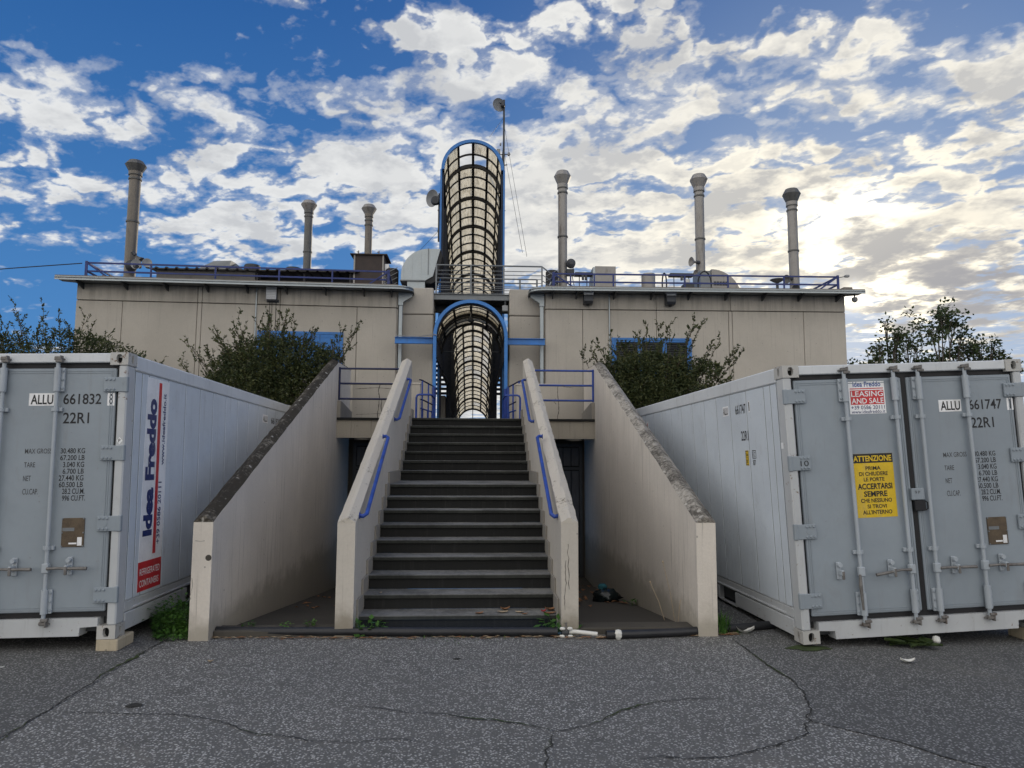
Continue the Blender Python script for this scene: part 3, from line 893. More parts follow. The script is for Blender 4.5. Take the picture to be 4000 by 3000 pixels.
# ------------------------------------------------------------------ pits, landing, basement
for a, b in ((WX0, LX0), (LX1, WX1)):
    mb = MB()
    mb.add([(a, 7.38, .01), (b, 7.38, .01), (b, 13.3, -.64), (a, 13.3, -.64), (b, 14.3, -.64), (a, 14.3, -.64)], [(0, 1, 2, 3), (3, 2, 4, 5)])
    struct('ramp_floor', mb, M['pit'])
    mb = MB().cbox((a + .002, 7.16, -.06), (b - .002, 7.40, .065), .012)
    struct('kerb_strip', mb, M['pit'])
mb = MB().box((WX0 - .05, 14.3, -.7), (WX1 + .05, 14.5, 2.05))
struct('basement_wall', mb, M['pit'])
mb = MB()
mb.box((LX0 + .003, 12.99, 2.06), (LX1 - .003, 13.25, LAND - .045))
mb.box((WX0 + .002, 13.0, 2.06), (LX0 + .003, 13.25, LAND - .045))
mb.box((LX1 - .003, 13.0, 2.06), (WX1 - .002, 13.25, LAND - .045))
struct('landing_edge_beam', mb, M['slab_edge'])
mb = MB()
for a, b in ((WX0 + .002, LX0), (LX1, WX1 - .002)):
    mb.cbox((a, 12.96, LAND - .044), (b, 13.6, LAND), .004)
mb.box((WX0 - 6.4, 13.6, LAND - .20), (WX0 - .19, 16.9, LAND - .02))
mb.box((WX1 + .20, 13.6, LAND - .20), (WX1 + 6.6, 16.9, LAND - .02))
mb.box((WX0 + .002, 13.6, LAND - .20), (WX1 - .002, 19.0, LAND - .002))
mb.box((-1.0, 19.0, LAND - .20), (.75, 40.0, LAND - .002))
struct('upper_landing', mb, M['riser'])
# planting beds behind the containers
for x0, x1 in ((-11.0, -2.72), (2.43, 10.5)):
    mb = MB().box((x0, 13.15, 0), (x1, 13.35, 2.35))
    struct('bed_wall', mb, M['wall'])
    mb = MB().box((x0, 13.36, 0), (x1, 16.2, 2.2))
    struct('bed_earth', mb, M['earth'])


def basement_door(x0, x1, label):
    t = thing('basement_door', label, 'door', ((x0 + x1) / 2, 14.27, -.63))
    h = (x1 - x0) / 2
    mb = MB()
    mb.box((-h, -.05, 0), (-h + .06, .02, 2.62)).box((h - .06, -.05, 0), (h, .02, 2.62)).box((-h + .06, -.049, 2.10), (h - .06, .02, 2.16)).box((-h + .06, -.049, 2.56), (h - .06, .02, 2.62))
    mb.build('door_frame', M['steel_dark'], t)
    n = 5
    w = (2 * h - .12) / n
    me = MB().cbox((0, -.03, .02), (w - .012, .0, 2.085), .006).mesh('door_board', M['door_dark'])
    me2 = MB().cbox((0, -.03, 2.175), (w - .012, .0, 2.545), .006).mesh('transom_board', M['door_dark'])
    for k in range(n):
        place('door_board', me, t, (-h + .06 + k * w + .006, 0, 0))
        place('transom_board', me2, t, (-h + .06 + k * w + .006, 0, 0))
    MB().box((-h + .06, -.002, 0), (h - .06, .01, 2.56)).build('door_backing', M['void'], t)
    MB().cbox((h - .20, -.075, .98), (h - .08, -.035, 1.0), .004).build('door_handle', M['steel'], t)
    return t


basement_door(-2.40, -1.42, 'dark planked door down the ramp, under the landing by the lichen topped wall')
basement_door(1.22, 2.15, 'dark planked door with transom at the ramp foot, behind the cracked parapet')

# low upstand blocks where landing meets the retaining walls
for x0, x1, lab in ((WX0 + .002, WX0 + .06, 'short grey upstand on the landing edge under the darker blue railing'), (WX1 - .06, WX1 - .002, 'short grey upstand on the landing edge under the brighter blue railing')):
    mb = MB().extrude([(12.97, LAND + .001), (12.97, LAND + .30), (13.12, LAND + .30), (14.2, LAND + .17), (14.2, LAND + .001)], 'x', x0, x1)
    tag(mb.build('upstand_block', M['skirt']), lab, 'kerb block')

# low parapets beside the passage
def low_wall(x0, x1, lab, cracks):
    t = thing('low_wall', lab, 'wall', ((x0 + x1) / 2, 14.5, LAND))
    h = (x1 - x0) / 2
    MB().box((-h, 0, -.001), (h, .16, .76)).build('wall_body', M['wall'], t)
    MB().cbox((-h - .012, -.012, .761), (h + .012, .172, .80), .006).build('cap', M['parapet'], t)
    for c, w in cracks:
        hairline(t, c, w, -.0015)
    return t


low_wall(-2.49, -1.13, 'low rendered wall with branching cracks behind the darker blue railing', [([(-.13, .76), (-.16, .62), (-.135, .5), (-.15, .3), (-.17, .12), (-.16, .0)], .02), ([(-.09, .45), (-.10, .28), (-.07, .16), (-.11, .02)], .018), ([(-.62, .66), (-.2, .69), (.1, .67), (.4, .66)], .012), ([(.1, .27), (.3, .29)], .012), ([(-.6, .14), (-.2, .16), (.3, .17)], .007)])
low_wall(.84, 2.19, 'low rendered wall with one filled crack behind the brighter blue railing', [([(.18, .76), (.17, .6), (.19, .45), (.20, .25), (.17, .12), (.18, 0)], .016), ([(.13, .5), (.10, .43), (.14, .38)], .012), ([(.3, .74), (.5, .72)], .008)])


def landing_rail(xp, xe, mat, lab):
    t = thing('landing_railing', lab, 'railing', (xp, 13.05, LAND), group='blue railings along the landing edge')
    for z in (.345, .625, .90):
        MB().tube([(0, 0, z), (xe - xp, 0, z)], .019, 10).build('rail_bar', mat, t, smooth=True)
    MB().cbox((-.016, -.016, .32), (.016, .016, .925), .004).build('post', mat, t)
    MB().cbox((xe - xp - .016, -.016, .32), (xe - xp + .016, .016, .925), .004).build('post', mat, t)
    return t


landing_rail(WX0 + .02, LX0 - .01, M['rail_dark'], 'three bar dark blue railing between the lichen wall and the buff parapet')
landing_rail(WX1 - .02, LX1 + .01, M['rail_blue'], 'three bar blue railing between the cracked parapet and the mottled wall')

# low blue railings and little gates at the head of the stair
def bent_rail(x, s, lab):
    t = thing('bent_rail', lab, 'railing', (x, 14.0, LAND), group='bent blue rails at the stair head')
    MB().tube([(0, 0, 0), (0, 0, .46), (s * .02, 0, .50), (s * .06, 0, .515), (s * .28, .1, .52), (s * .30, .9, .52), (s * .30, .92, .50), (s * .30, .93, 0)], .020, 8).build('rail_tube', M['rail_blue'], t, smooth=True)
    return t


bent_rail(-1.16, 1, 'bent blue tube rail at the stair head, beside the buff parapet end')
bent_rail(.885, -1, 'bent blue tube rail at the stair head, beside the cracked parapet end')


def arch_guard(x, s, lab):
    """short railing that flares out from the arch foot"""
    t = thing('flared_guard', lab, 'railing', (x, 15.6, LAND), group='flared blue guards at the arch foot')
    for k, (z, m) in enumerate(((.86, 'rail_dark'), (.45, 'rail_dark'))):
        MB().tube([(-s * .26, -.55, z + .06), (-s * .20, -.5, z + .05), (0, .1, z - .02)], .016, 8).build('rail_bar', M[m], t, smooth=True)
    for f in (.0, .55, 1.0):
        px, py = -s * .20 * (1 - f), -.5 + .6 * f
        MB().cbox((px - .016, py - .016, 0), (px + .016, py + .016, .90 - .06 * f), .003).build('post', M['rail_blue'], t)
    MB().cbox((-.012 if s > 0 else -.03, .05, 0), (.03 if s > 0 else .012, .38, .84), .004).build('side_sheet', M['rail_blue'], t)
    # little gate leaf leaning against it
    mb = MB()
    for f in (0, .33, .66, 1):
        px, py = -s * .25 * (1 - f), -.80 + .45 * f
        mb.box((px - .010, py - .010, .02), (px + .010, py + .010, .30 - .05 * f))
    mb.tube([(-s * .25, -.80, .31), (0, -.35, .25)], .016, 6).tube([(-s * .25, -.80, .03), (0, -.35, .03)], .012, 6)
    mb.build('gate_leaf', M['rail_blue'], t)
    return t


arch_guard(-.93, 1, 'flared blue guard rail at the arch foot nearer the zinc elbow duct')
arch_guard(.73, -1, 'flared blue guard rail at the arch foot nearer the mast')

# ------------------------------------------------------------------ the two halls
def hall(label, org, ang, s0, s1, lower, upper, inner):
    """facade along local x from s0 to s1, inner = end that faces the passage (s0 or s1)"""
    t = thing('utility_building', label, 'building', (org[0], org[1], 0), ang, group='paired rendered plant halls')
    MB().box((s0 + .02, .045, 0), (s1 - .02, 10.5, 5.58)).build('core_wall', M['joint'], t)
    g = .011
    for (a, b) in zip(lower, lower[1:]):
        MB().cbox((a + g / 2, 0, 2.0), (b - g / 2, .05, 5.195), .008).build('wall_panel', M['wall'], t)
    for (a, b) in zip(upper, upper[1:]):
        MB().cbox((a + g / 2, 0, 5.215), (b - g / 2, .05, 5.585), .008).build('wall_panel', M['wall'], t)
    # side walls and back
    for x, d in ((s0, -.0), (s1, 0)):
        MB().cbox((x - .012, .056, 2.0), (x + .022, 10.5, 5.195), .01).build('side_panel', M['wall'], t)
        MB().cbox((x - .012, .056, 5.215), (x + .022, 10.5, 5.585), .01).build('side_panel', M['wall'], t)
    MB().box((s0 - .1, .03, 5.628), (s1 + .1, 10.7, 5.69)).build('roof_deck', M['roof'], t)
    # sheet metal eave with a rounded inner corner
    ex0, ex1 = (s0 - .40, s1 + .27) if inner == s0 else (s0 - .26, s1 + .39)
    R = .34
    out = []
    if inner == s1:
        out = [(ex0, -.45)] + [(ex1 - R + R * sin(k * pi / 2 / 6), -.45 + R - R * cos(k * pi / 2 / 6)) for k in range(7)] + [(ex1, .45), (s1 + .03, .45), (s1 + .03, .02), (ex0 + .3, .02), (ex0, -.1)]
    else:
        out = [(ex1, -.45), (ex1, -.1), (ex1 - .3, .02), (s0 - .03, .02), (s0 - .03, .45), (ex0, .45)] + [(ex0 + R - R * cos(k * pi / 2 / 6), -.45 + R - R * sin(k * pi / 2 / 6)) for k in range(7)]
    MB().extrude(out, 'z', 5.592, 5.622).build('eave_sheet', M['steel'], t)
    mb = MB()
    lip = [p for p in out if p[1] < .46]
    edge = ([out[0]] + out[1:9]) if inner == s1 else ([out[5]] + out[6:13] + [out[0]])
    vs, fs = [], []
    for (x, y) in edge:
        vs += [(x, y, 5.560), (x, y, 5.640), (x, y + .012, 5.640), (x, y + .012, 5.560)]
    for k in range(len(edge) - 1):
        for q in range(4):
            fs.append((k * 4 + q, k * 4 + (q + 1) % 4, k * 4 + 4 + (q + 1) % 4, k * 4 + 4 + q))
    mb.add(vs, fs)
    mb.build('eave_fascia', M['zinc'], t)
    # drip edge and upper flashing
    MB().box((ex0 + (.36 if inner == s0 else .0), -.440, 5.6415), (ex1 - (.36 if inner == s1 else 0), -.20, 5.665)).build('eave_flashing', M['roof'], t)
    return t


L_lower = [-7.15, -6.15, -4.52, -4.42, -2.68, -.92, 0]
L_upper = [-7.15, -4.52, -4.42, -2.68, 0]
R_lower = [0, .88, 2.637, 4.37, 4.46, 6.18, 7.2]
R_upper = [0, 2.637, 4.42, 7.2]
LA, RA = radians(3.0), radians(-1.3)
LORG, RORG = (-1.87, 16.6, 0), (1.64, 16.5, 0)
hall_l = hall('cream panelled hall with a solid blue shutter and a corrugated shed on its roof', LORG, LA, -7.15, 0.0, L_lower, L_upper, 0.0)
hall_r = hall('cream panelled hall with blue framed louvre windows and three equal flues', RORG, RA, 0.0, 7.2, R_lower, R_upper, 0.0)


def to_world(org, ang, x, y, z):
    return (org[0] + x * cos(ang) - y * sin(ang), org[1] + x * sin(ang) + y * cos(ang), z)


bk = MB().extrude([(-.43, 5.59), (-.005, 5.59), (-.005, 5.45), (-.06, 5.455), (-.42, 5.56)], 'x', -.012, .012).mesh('eave_bracket', M['steel_dark'])
for x in (-7.0, -6.05, -5.17, -4.28, -3.40, -2.52, -1.64, -.76, -.12):
    place('eave_bracket', bk, hall_l, (x, 0, 0))
for x in (.16, .72, 1.62, 2.51, 3.40, 4.29, 5.18, 6.06, 6.98):
    place('eave_bracket', bk, hall_r, (x, 0, 0))

# shuttered opening and louvred windows
w = MB()
w.box((-3.16, -.03, 3.55), (-3.09, .0, 4.59)).box((-1.29, -.03, 3.55), (-1.22, 0, 4.59)).box((-3.09, -.029, 4.53), (-1.29, 0, 4.59)).box((-3.09, -.029, 3.55), (-1.29, 0, 3.61))
sh = w.build('shutter_frame', M['window_blue'], hall_l)
for k in range(4):
    a = -3.085 + k * .4475
    MB().cbox((a, -.024, 3.615), (a + .44, -.001, 4.527), .006).build('shutter_leaf', M['window_blue'], sh)
    for z in (4.46, 3.72):
        MB().cbox((a + .02, -.029, z - .008), (a + .42, -.0235, z + .008), .002).build('shutter_bar', M['window_blue'], sh)

win = MB()
win.box((1.56, -.045, 3.62), (1.62, .0, 4.53)).box((3.40, -.045, 3.62), (3.46, 0, 4.53)).box((1.62, -.044, 4.475), (3.40, 0, 4.53)).box((1.62, -.044, 3.62), (3.40, 0, 3.68))
wf = win.build('window_frame', M['window_blue'], hall_r)
xs = [(1.622, 2.222), (2.226, 2.812), (2.816, 3.398)]
lou = None
for (a, b) in xs:
    mb = MB().box((a, -.038, 3.685), (a + .045, -.004, 4.47)).box((b - .045, -.038, 3.685), (b, -.004, 4.47)).box((a + .045, -.037, 4.43), (b - .045, -.004, 4.47)).box((a + .045, -.037, 3.685), (b - .045, -.004, 3.72))
    mb.build('sash', M['window_blue'], wf)
    MB().box((a + .045, -.003, 3.72), (b - .045, -.0015, 4.43)).build('dark_backing', M['void'], wf)
    lm = MB().add([(a + .046, -.034, 0), (b - .046, -.034, 0), (b - .046, -.006, .028), (a + .046, -.006, .028), (a + .046, -.034, .004), (b - .046, -.034, .004), (b - .046, -.006, .032), (a + .046, -.006, .032)],
                  [(0, 1, 2, 3), (4, 7, 6, 5), (0, 4, 5, 1), (2, 6, 7, 3)]).mesh('louvre_slat', M['steel_dark'])
    for k in range(17):
        place('louvre_slat', lm, wf, (0, 0, 3.725 + k * .0415))

# inner corner downpipes with hopper heads
def downpipe(parent, x, s):
    mb = MB()
    mb.extrude([(x - .06, 5.64), (x + .06 + .17 * max(s, 0), 5.64), (x + .06 + .17 * max(s, 0), 5.50), (x + .05, 5.28), (x - .05, 5.28), (x - .06 - .17 * max(-s, 0), 5.50), (x - .06 - .17 * max(-s, 0), 5.64)] if False else
               ([(x - .055, 5.585), (x + .27, 5.585), (x + .27, 5.50), (x + .055, 5.36), (x + .055, 5.28), (x - .055, 5.28)] if s > 0 else [(x + .055, 5.585), (x - .27, 5.585), (x - .27, 5.50), (x - .055, 5.36), (x - .055, 5.28), (x + .055, 5.28)]), 'y', .03, .17)
    hp = mb.build('hopper_head', M['zinc'], parent)
    MB().cbox((x - .045, .05, LAND), (x + .045, .15, 5.28), .008).build('downpipe', M['zinc'], parent)


downpipe(hall_l, .085, 1)
downpipe(hall_r, -.085, -1)
for x in (-3.21,):
    MB().tube([(x, -.02, 5.58), (x, -.02, 3.0)], .018, 8).build('conduit', M['zinc'], hall_l, smooth=True)
for x in (1.513,):
    MB().tube([(x, -.02, 5.58), (x, -.02, 2.4)], .017, 8).build('conduit', M['zinc'], hall_r, smooth=True)
for x in (-2.91, -2.86, -2.77):
    MB().tube([(x, -.008, 5.27), (x + .003, -.008, 4.9), (x - .003, -.008, 4.6)], .006, 5).build('cable', M['black'], hall_l)

# wall lamps
t = thing('floodlight', 'pale gridded floodlight box hung under the eave above the blue shutter', 'lamp', to_world(LORG, LA, -2.85, -.02, 5.27), LA)
MB().cbox((-.125, -.02, -.015), (.145, .02, .05), .006).build('lamp_tray', M['lamp_body'], t)
MB().cbox((-.10, -.13, .0), (.12, -.02, .31), .01).build('lamp_body', M['lamp_body'], t)
MB().cbox((-.115, -.15, .03), (.115, -.131, .32), .008).build('lamp_cover', M['lamp_glass'], t)
gr = MB().box((0, -.153, 0), (.0085, -.1502, .016)).mesh('grille_slot', M['lamp_body'])
for r in range(7):
    for k in range(9):
        place('grille_slot', gr, t, (-.097 + k * .0228, 0, .05 + r * .038))
for x, lab in ((.99, 'dark wall lamp with pale face under the eave, close to the zinc hopper'), (2.94, 'dark wall lamp with pale face under the eave, above the louvre windows')):
    t = thing('wall_lamp', lab, 'lamp', to_world(RORG, RA, x, -.005, 5.30), RA, group='wall lamps under the eave')
    MB().extrude([(-.27, .06), (-.23, .25), (-.20, .26), (-.01, .30), (-.01, .02), (-.06, .0), (-.20, .01)], 'x', -.105, .105).build('lamp_body', M['lamp_body'], t)
    MB().extrude([(-.275, .205), (-.245, .29), (-.02, .33), (-.02, .30), (-.21, .262), (-.232, .255)], 'x', -.115, .115).build('lamp_visor', M['lamp_glass'], t)
    MB().lathe([(.035, -.03), (.045, 0)], (0, -.12, .0), 12).build('cable_gland', M['black'], t)
t = thing('dome_camera', 'small globe camera hanging from the outer eave corner against the bright sky', 'camera', (8.98, 16.15, 5.55))
MB().tube([(0, 0, .05), (0, 0, -.03)], .016, 8).tube([(-.35, .12, .03), (0, 0, .03)], .012, 6).build('bracket_arm', M['steel_dark'], t)
MB().lathe([(.03, .0), (.06, -.01), (.07, -.05), (.062, -.09), (.03, -.12), (.005, -.128)], (0, 0, -.02), 16).build('camera_dome', M['grey_dish'], t, smooth=True)

# concrete pillars flanking the passage
for x0, x1, lab in ((-1.80, -1.03, 'broad concrete pier beneath the zinc elbow duct'), (.80, 1.58, 'broad concrete pier beside the passage, below the mast guy wires')):
    t = thing('concrete_pier', lab, 'pillar', ((x0 + x1) / 2, 16.86, 0))
    h = (x1 - x0) / 2
    MB().cbox((-h, 0, LAND - .3), (h, 1.0, 5.095), .02).build('pier_block', M['pillar'], t)
    MB().cbox((-h, 0, 5.115), (h, 1.0, 5.76), .02).build('pier_block', M['pillar'], t)
    MB().box((-h + .03, .03, 5.09), (h - .03, .97, 5.12)).build('pier_joint', M['joint'], t)
# dark gap strips behind the downpipes (the slit between hall and pier)

# ------------------------------------------------------------------ glazed gallery
GX = -.13
GR = .83
DY, DZ = 1.30, -.45               # one bay: along, down
GY0, GZ0 = 19.6, 9.989 - .80      # spring level at bay 0 (crown minus inner radius)
gal = thing('glazed_gallery', 'tall barrel vaulted gallery of beige panels in dark ribs falling away behind the footbridge', 'gallery', (GX, GY0, LAND))


def ring(mb, y, zs, r, w, d, a0=0.0, a1=pi, n=24):
    """flat arched rib: radius r (outer), depth w radially, d along y"""
    vs, fs = [], []
    for k in range(n + 1):
        a = a0 + (a1 - a0) * k / n
        for (rr, yy) in ((r, y - d / 2), (r, y + d / 2), (r - w, y + d / 2), (r - w, y - d / 2)):
            vs.append((-rr * cos(a), yy, zs + rr * sin(a)))
    for k in range(n):
        for q in range(4):
            fs.append((k * 4 + q, k * 4 + (q + 1) % 4, k * 4 + 4 + (q + 1) % 4, k * 4 + 4 + q))
    fs += [(3, 2, 1, 0), tuple(n * 4 + q for q in range(4))]
    return mb.add(vs, fs)


def vault_panels(parent, y0, zs, bays, rows, dy, dz, r, missing, clean, name='roof_panel', gap=.018):
    """curved sheets, 6 across; one mesh per column, shared along the vault"""
    meshes, meshes_c = [], []
    row = dy / rows
    rz = dz / rows
    for c in range(6):
        a0, a1 = pi * c / 6 + .024, pi * (c + 1) / 6 - .024
        vs, fs = [], []
        for k in range(4):
            a = a0 + (a1 - a0) * k / 3
            for (yy, zz) in ((gap, 0), (row - gap, 0)):
                vs.append((-r * cos(a), yy, r * sin(a) + rz * yy / row))
        for k in range(3):
            fs.append((2 * k, 2 * k + 1, 2 * k + 3, 2 * k + 2))
        meshes.append(MB().add(vs, fs).mesh(name, M['panel'], smooth=True))
        meshes_c.append(MB().add(vs, fs).mesh(name, M['panel_clean'], smooth=True))
    for b in range(bays):
        for rr in range(rows):
            for c in range(6):
                key = (b, rr, c)
                if key in missing:
                    continue
                me = meshes_c[c] if key in clean else meshes[c]
                place(name, me, parent, (0, y0 + b * dy + rr * row, zs + b * dz + rr * rz))


z0 = GZ0 - LAND
NB = 13
missing = {(-1, 1, 2), (-1, 2, 2), (-1, 2, 3)}
# the bay in front of bay 0 has two rows only
clean = {(9, 1, 2), (9, 2, 3), (10, 0, 3), (9, 1, 4), (9, 0, 4), (8, 2, 4), (8, 1, 4), (10, 0, 4), (10, 2, 4), (8, 2, 2), (8, 0, 3), (7, 2, 4), (7, 1, 3), (7, 0, 4), (5, 1, 4), (6, 2, 4), (11, 0, 4), (12, 1, 3)}
vault_panels(gal, 0, z0, NB, 3, DY, DZ, .80, set(), clean)
vp = {(0, 0, 2), (0, 1, 2), (0, 1, 3)}
vault_panels(gal, -2 * DY / 3, z0 - 2 * DZ / 3, 1, 2, 2 * DY / 3, 2 * DZ / 3, .80, vp, set())
# main ribs (one part each) and light ribs between the rows
rib = ring(MB(), 0, 0, GR, .10, .09).mesh('main_rib', M['rib'])
lite = ring(MB(), 0, 0, .815, .045, .042).mesh('light_rib', M['rib'])
for b in range(0, NB + 1):
    place('main_rib', rib, gal, (0, b * DY, z0 + b * DZ))
    if b < NB:
        for rr in (1, 2):
            place('light_rib', lite, gal, (0, b * DY + rr * DY / 3, z0 + b * DZ + rr * DZ / 3))
place('light_rib', lite, gal, (0, -DY / 3, z0 - DZ / 3))
yf, zf = -2 * DY / 3, z0 - 2 * DZ / 3
ring(MB(), yf - .02, zf, GR + .025, .085, .09).build('front_arch', M['arch_blue'], gal)
# purlins along the vault
for c in range(0, 7):
    a = pi * c / 6
    p0 = (-.80 * cos(a), yf, zf + .80 * sin(a))
    p1 = (-.80 * cos(a), NB * DY, z0 + NB * DZ + .80 * sin(a))
    MB().tube([p0, p1], .050 if c == 3 else .042, 4).build('purlin', M['rib'], gal)
# front posts, side posts and sill rails
for s in (-1, 1):
    MB().cbox((s * GR - .05 * (s < 0) - .0 , yf - .065, 0), (s * GR + .05 * (s > 0) + .0, yf + .055, zf), .006).build('front_post', M['arch_blue'], gal)
    MB().cbox((s * GR - .045 * (s < 0) - .0 - .05 * (s > 0), yf + .07, 0), (s * GR + .045 * (s > 0) + .05 * (s < 0), yf + .13, zf), .006).build('front_post', M['navy'], gal)
SILL = 4.05 - LAND                # the side cladding near the entrance stops at this sill
for b2 in range(1, NB * 2 + 1):
    y = b2 * DY / 2
    zt = z0 + b2 * DZ / 2
    zb = SILL if b2 < 6 else 0
    pm_ = MB().box((-.028, -.032, zb), (.028, .032, zt)).mesh('side_post', M['navy'])
    for s in (-1, 1):
        place('side_post', pm_, gal, (s * .80, y, 0))
for s in (-1, 1):
    sl_ = DZ / DY
    prof_ = [(-.80, SILL), (3.9, SILL), (3.9, 0), (NB * DY, 0), (NB * DY, z0 + NB * DZ), (-.80, z0 - .80 * sl_)]
    MB().extrude(prof_, 'x', s * .835 - .005, s * .835 + .005).build('side_sheet', M['navy'], gal)
    MB().box((s * .80 - .03, -.8, SILL - .03), (s * .80 + .03, 3.9, SILL + .03)).build('sill_rail', M['navy'], gal)
    for z in (.10, .95):
        MB().box((s * .80 - .016, 3.95, z - .016), (s * .80 + .016, NB * DY, z + .016)).build('side_rail', M['navy'], gal)
ye, ze = NB * DY, z0 + NB * DZ
MB().box((-.02, ye - .02, 0), (.02, ye + .02, ze + .78)).build('end_mullion', M['rib'], gal)

# ------------------------------------------------------------------ entrance arch (short vault in front of the footbridge)
AR, AS = .845, 4.44
ent = thing('entrance_arch', 'sky blue arched portal with a short panelled vault at the top of the stair', 'arch', (-.125, 16.0, LAND))
zs = AS - LAND
ring(MB(), 0, zs, AR, .075, .12, n=32).build('front_arch', M['arch_blue'], ent)
for s in (-1, 1):
    MB().cbox((s * AR - (.075 if s > 0 else 0), -.06, .82), (s * AR + (.075 if s < 0 else 0), .06, zs), .004).build('front_post', M['arch_blue'], ent)
    MB().cbox((s * AR - (.080 if s > 0 else -.0), -.058, 0), (s * AR + (.080 if s < 0 else 0), .058, .82), .004).build('post_foot', M['rail_blue'], ent)
vault_panels(ent, .08, zs, 2, 3, 1.26, 0, .80, {(1, 2, 3), (1, 2, 4)}, set())
rib2 = ring(MB(), 0, 0, .825, .085, .06).mesh('main_rib', M['rib'])
for y in (.09, 1.34, 2.60):
    place('main_rib', rib2, ent, (0, y, zs))
lite2 = ring(MB(), 0, 0, .815, .035, .03).mesh('light_rib', M['rib'])
for y in (.50, .92, 1.76, 2.18):
    place('light_rib', lite2, ent, (0, y, zs))
for c in range(0, 7):
    a = pi * c / 6
    MB().tube([(-.79 * cos(a), .07, zs + .79 * sin(a)), (-.79 * cos(a), 2.62, zs + .79 * sin(a))], .034, 4).build('purlin', M['rib'], ent)
for s in (-1, 1):
    for y in (.62, 1.34, 1.96, 2.60):
        MB().box((s * .79 - .03, y - .03, SILL), (s * .79 + .03, y + .03, zs)).build('side_post', M['navy'], ent)
    MB().box((s * .81 - .004, .07, .0), (s * .81 + .004, .22, SILL)).build('jamb_sheet', M['navy'], ent)
    MB().box((s * .82 - .004, .07, SILL), (s * .82 + .004, 2.7, zs)).build('side_sheet', M['navy'], ent)
# tie rod across the vault and the pendant lamp
MB().tube([(-.72, 2.50, zs + .02), (.72, 2.50, zs + .02)], .008, 6).build('tie_rod', M['steel'], ent)
t = thing('pendant_lamp', 'small round lamp hanging on a rod under the entrance vault', 'lamp', (-.135, 17.0, 5.0))
MB().tube([(0, 0, .08), (0, 0, .25)], .012, 8).build('rod', M['grey_dish'], t)
MB().lathe([(.02, .09), (.055, .07), (.06, 0), (.045, -.03)], (0, 0, 0), 16).build('lamp_body', M['lamp_body'], t)

# blue ties from arch to halls
for x0, x1, lab in ((-1.86, -.98, 'sky blue steel tie between the entrance arch and the shuttered hall'), (.73, 1.60, 'sky blue steel tie between the entrance arch and the louvred hall')):
    t = thing('steel_tie', lab, 'beam', ((x0 + x1) / 2, 16.25, 4.30))
    h = (x1 - x0) / 2
    MB().box((-h, -.004, .012), (h, .004, .138)).build('web', M['arch_blue'], t)
    MB().box((-h, -.05, .138), (h, .05, .15)).build('flange', M['arch_blue'], t)
    MB().box((-h, -.05, .0), (h, .05, .012)).build('flange', M['arch_blue'], t)
tag(MB().tube([(-1.84, 16.20, 4.475), (-1.6, 16.2, 4.47), (-1.3, 16.2, 4.463), (-.95, 15.92, 4.47), (-.88, 15.92, 4.45)], .010, 6).build('thin_conduit', M['grey_dish']), 'thin grey conduit lying along the blue tie by the shuttered hall', 'conduit')

# slatted screens either side of the gallery, behind the piers
sl = MB().cbox((-.5, -.012, 0), (.5, .012, .085), .003).mesh('slat', M['slat'])
for cx, w, lab in ((-1.30, .98, 'dark slatted screen behind the passage on the shuttered hall side'), (1.06, .98, 'dark slatted screen behind the passage on the louvred hall side')):
    t = thing('slatted_screen', lab, 'screen', (cx, 23.0, 3.70))
    for k in range(14):
        place('slat', sl, t, (0, 0, .0 + k * .148))
    for x in (-.48, .48):
        MB().box((x - .02, .013, -1.2), (x + .02, .05, 2.10)).build('post', M['slat'], t)
tag(MB().cbox((-1.22, 23.3, LAND - .2), (-.98, 24.0, 3.70), .02).build('concrete_block', M['pillar']), 'dark concrete block seen through the arch below the slats', 'block')

# ------------------------------------------------------------------ footbridge above the passage
br = thing('footbridge', 'grey steel footbridge with a many barred railing crossing above the entrance arch', 'bridge', (-.1, 17.0, 5.5))
MB().box((-.945, -.006, .012), (.945, .006, .138)).build('edge_web', M['steel'], br)
MB().box((-.95, -.05, .138), (.95, .03, .15)).build('edge_flange', M['steel'], br)
MB().box((-.95, -.05, .0), (.95, .03, .012)).build('edge_flange', M['steel'], br)
MB().box((-.94, .08, .02), (.94, 1.05, .05)).build('deck_grating', M['steel_dark'], br)
MB().box((-.945, .70, -.16), (.945, .82, .015)).build('cross_beam', M['steel_dark'], br)
for s in (-1, 1):
    MB().tube([(s * .8, .1, -.0), (s * .1, .75, -.03)], .014, 6).build('brace', M['steel_dark'], br)
# railing on the near side, running over onto the roofs
RY = .20
for x in (-.89, -.04, .77, 1.72):
    MB().cbox((x - .019, RY - .019, .02), (x + .019, RY + .019, .92), .004).build('railing_post', M['steel'], br)
bar = MB().tube([(-.90, RY - .005, 0), (1.72, RY - .005, 0)], .0095, 6).mesh('railing_bar', M['steel'], smooth=True)
for k in range(8):
    place('railing_bar', bar, br, (0, 0, .10 + k * .098))
MB().tube([(-.90, RY, .92), (1.72, RY, .92), (2.02, RY + .1, .72)], .020, 8).build('top_rail', M['steel'], br, smooth=True)
for k in range(5):
    MB().tube([(1.72, RY, .12 + .15 * k), (2.10, RY + .1, -.10 + .15 * k)], .010, 6).build('stair_bar', M['zinc'], br)
MB().tube([(2.02, RY + .1, .72), (1.82, RY + .1, .22)], .018, 6).build('stair_post', M['zinc'], br)
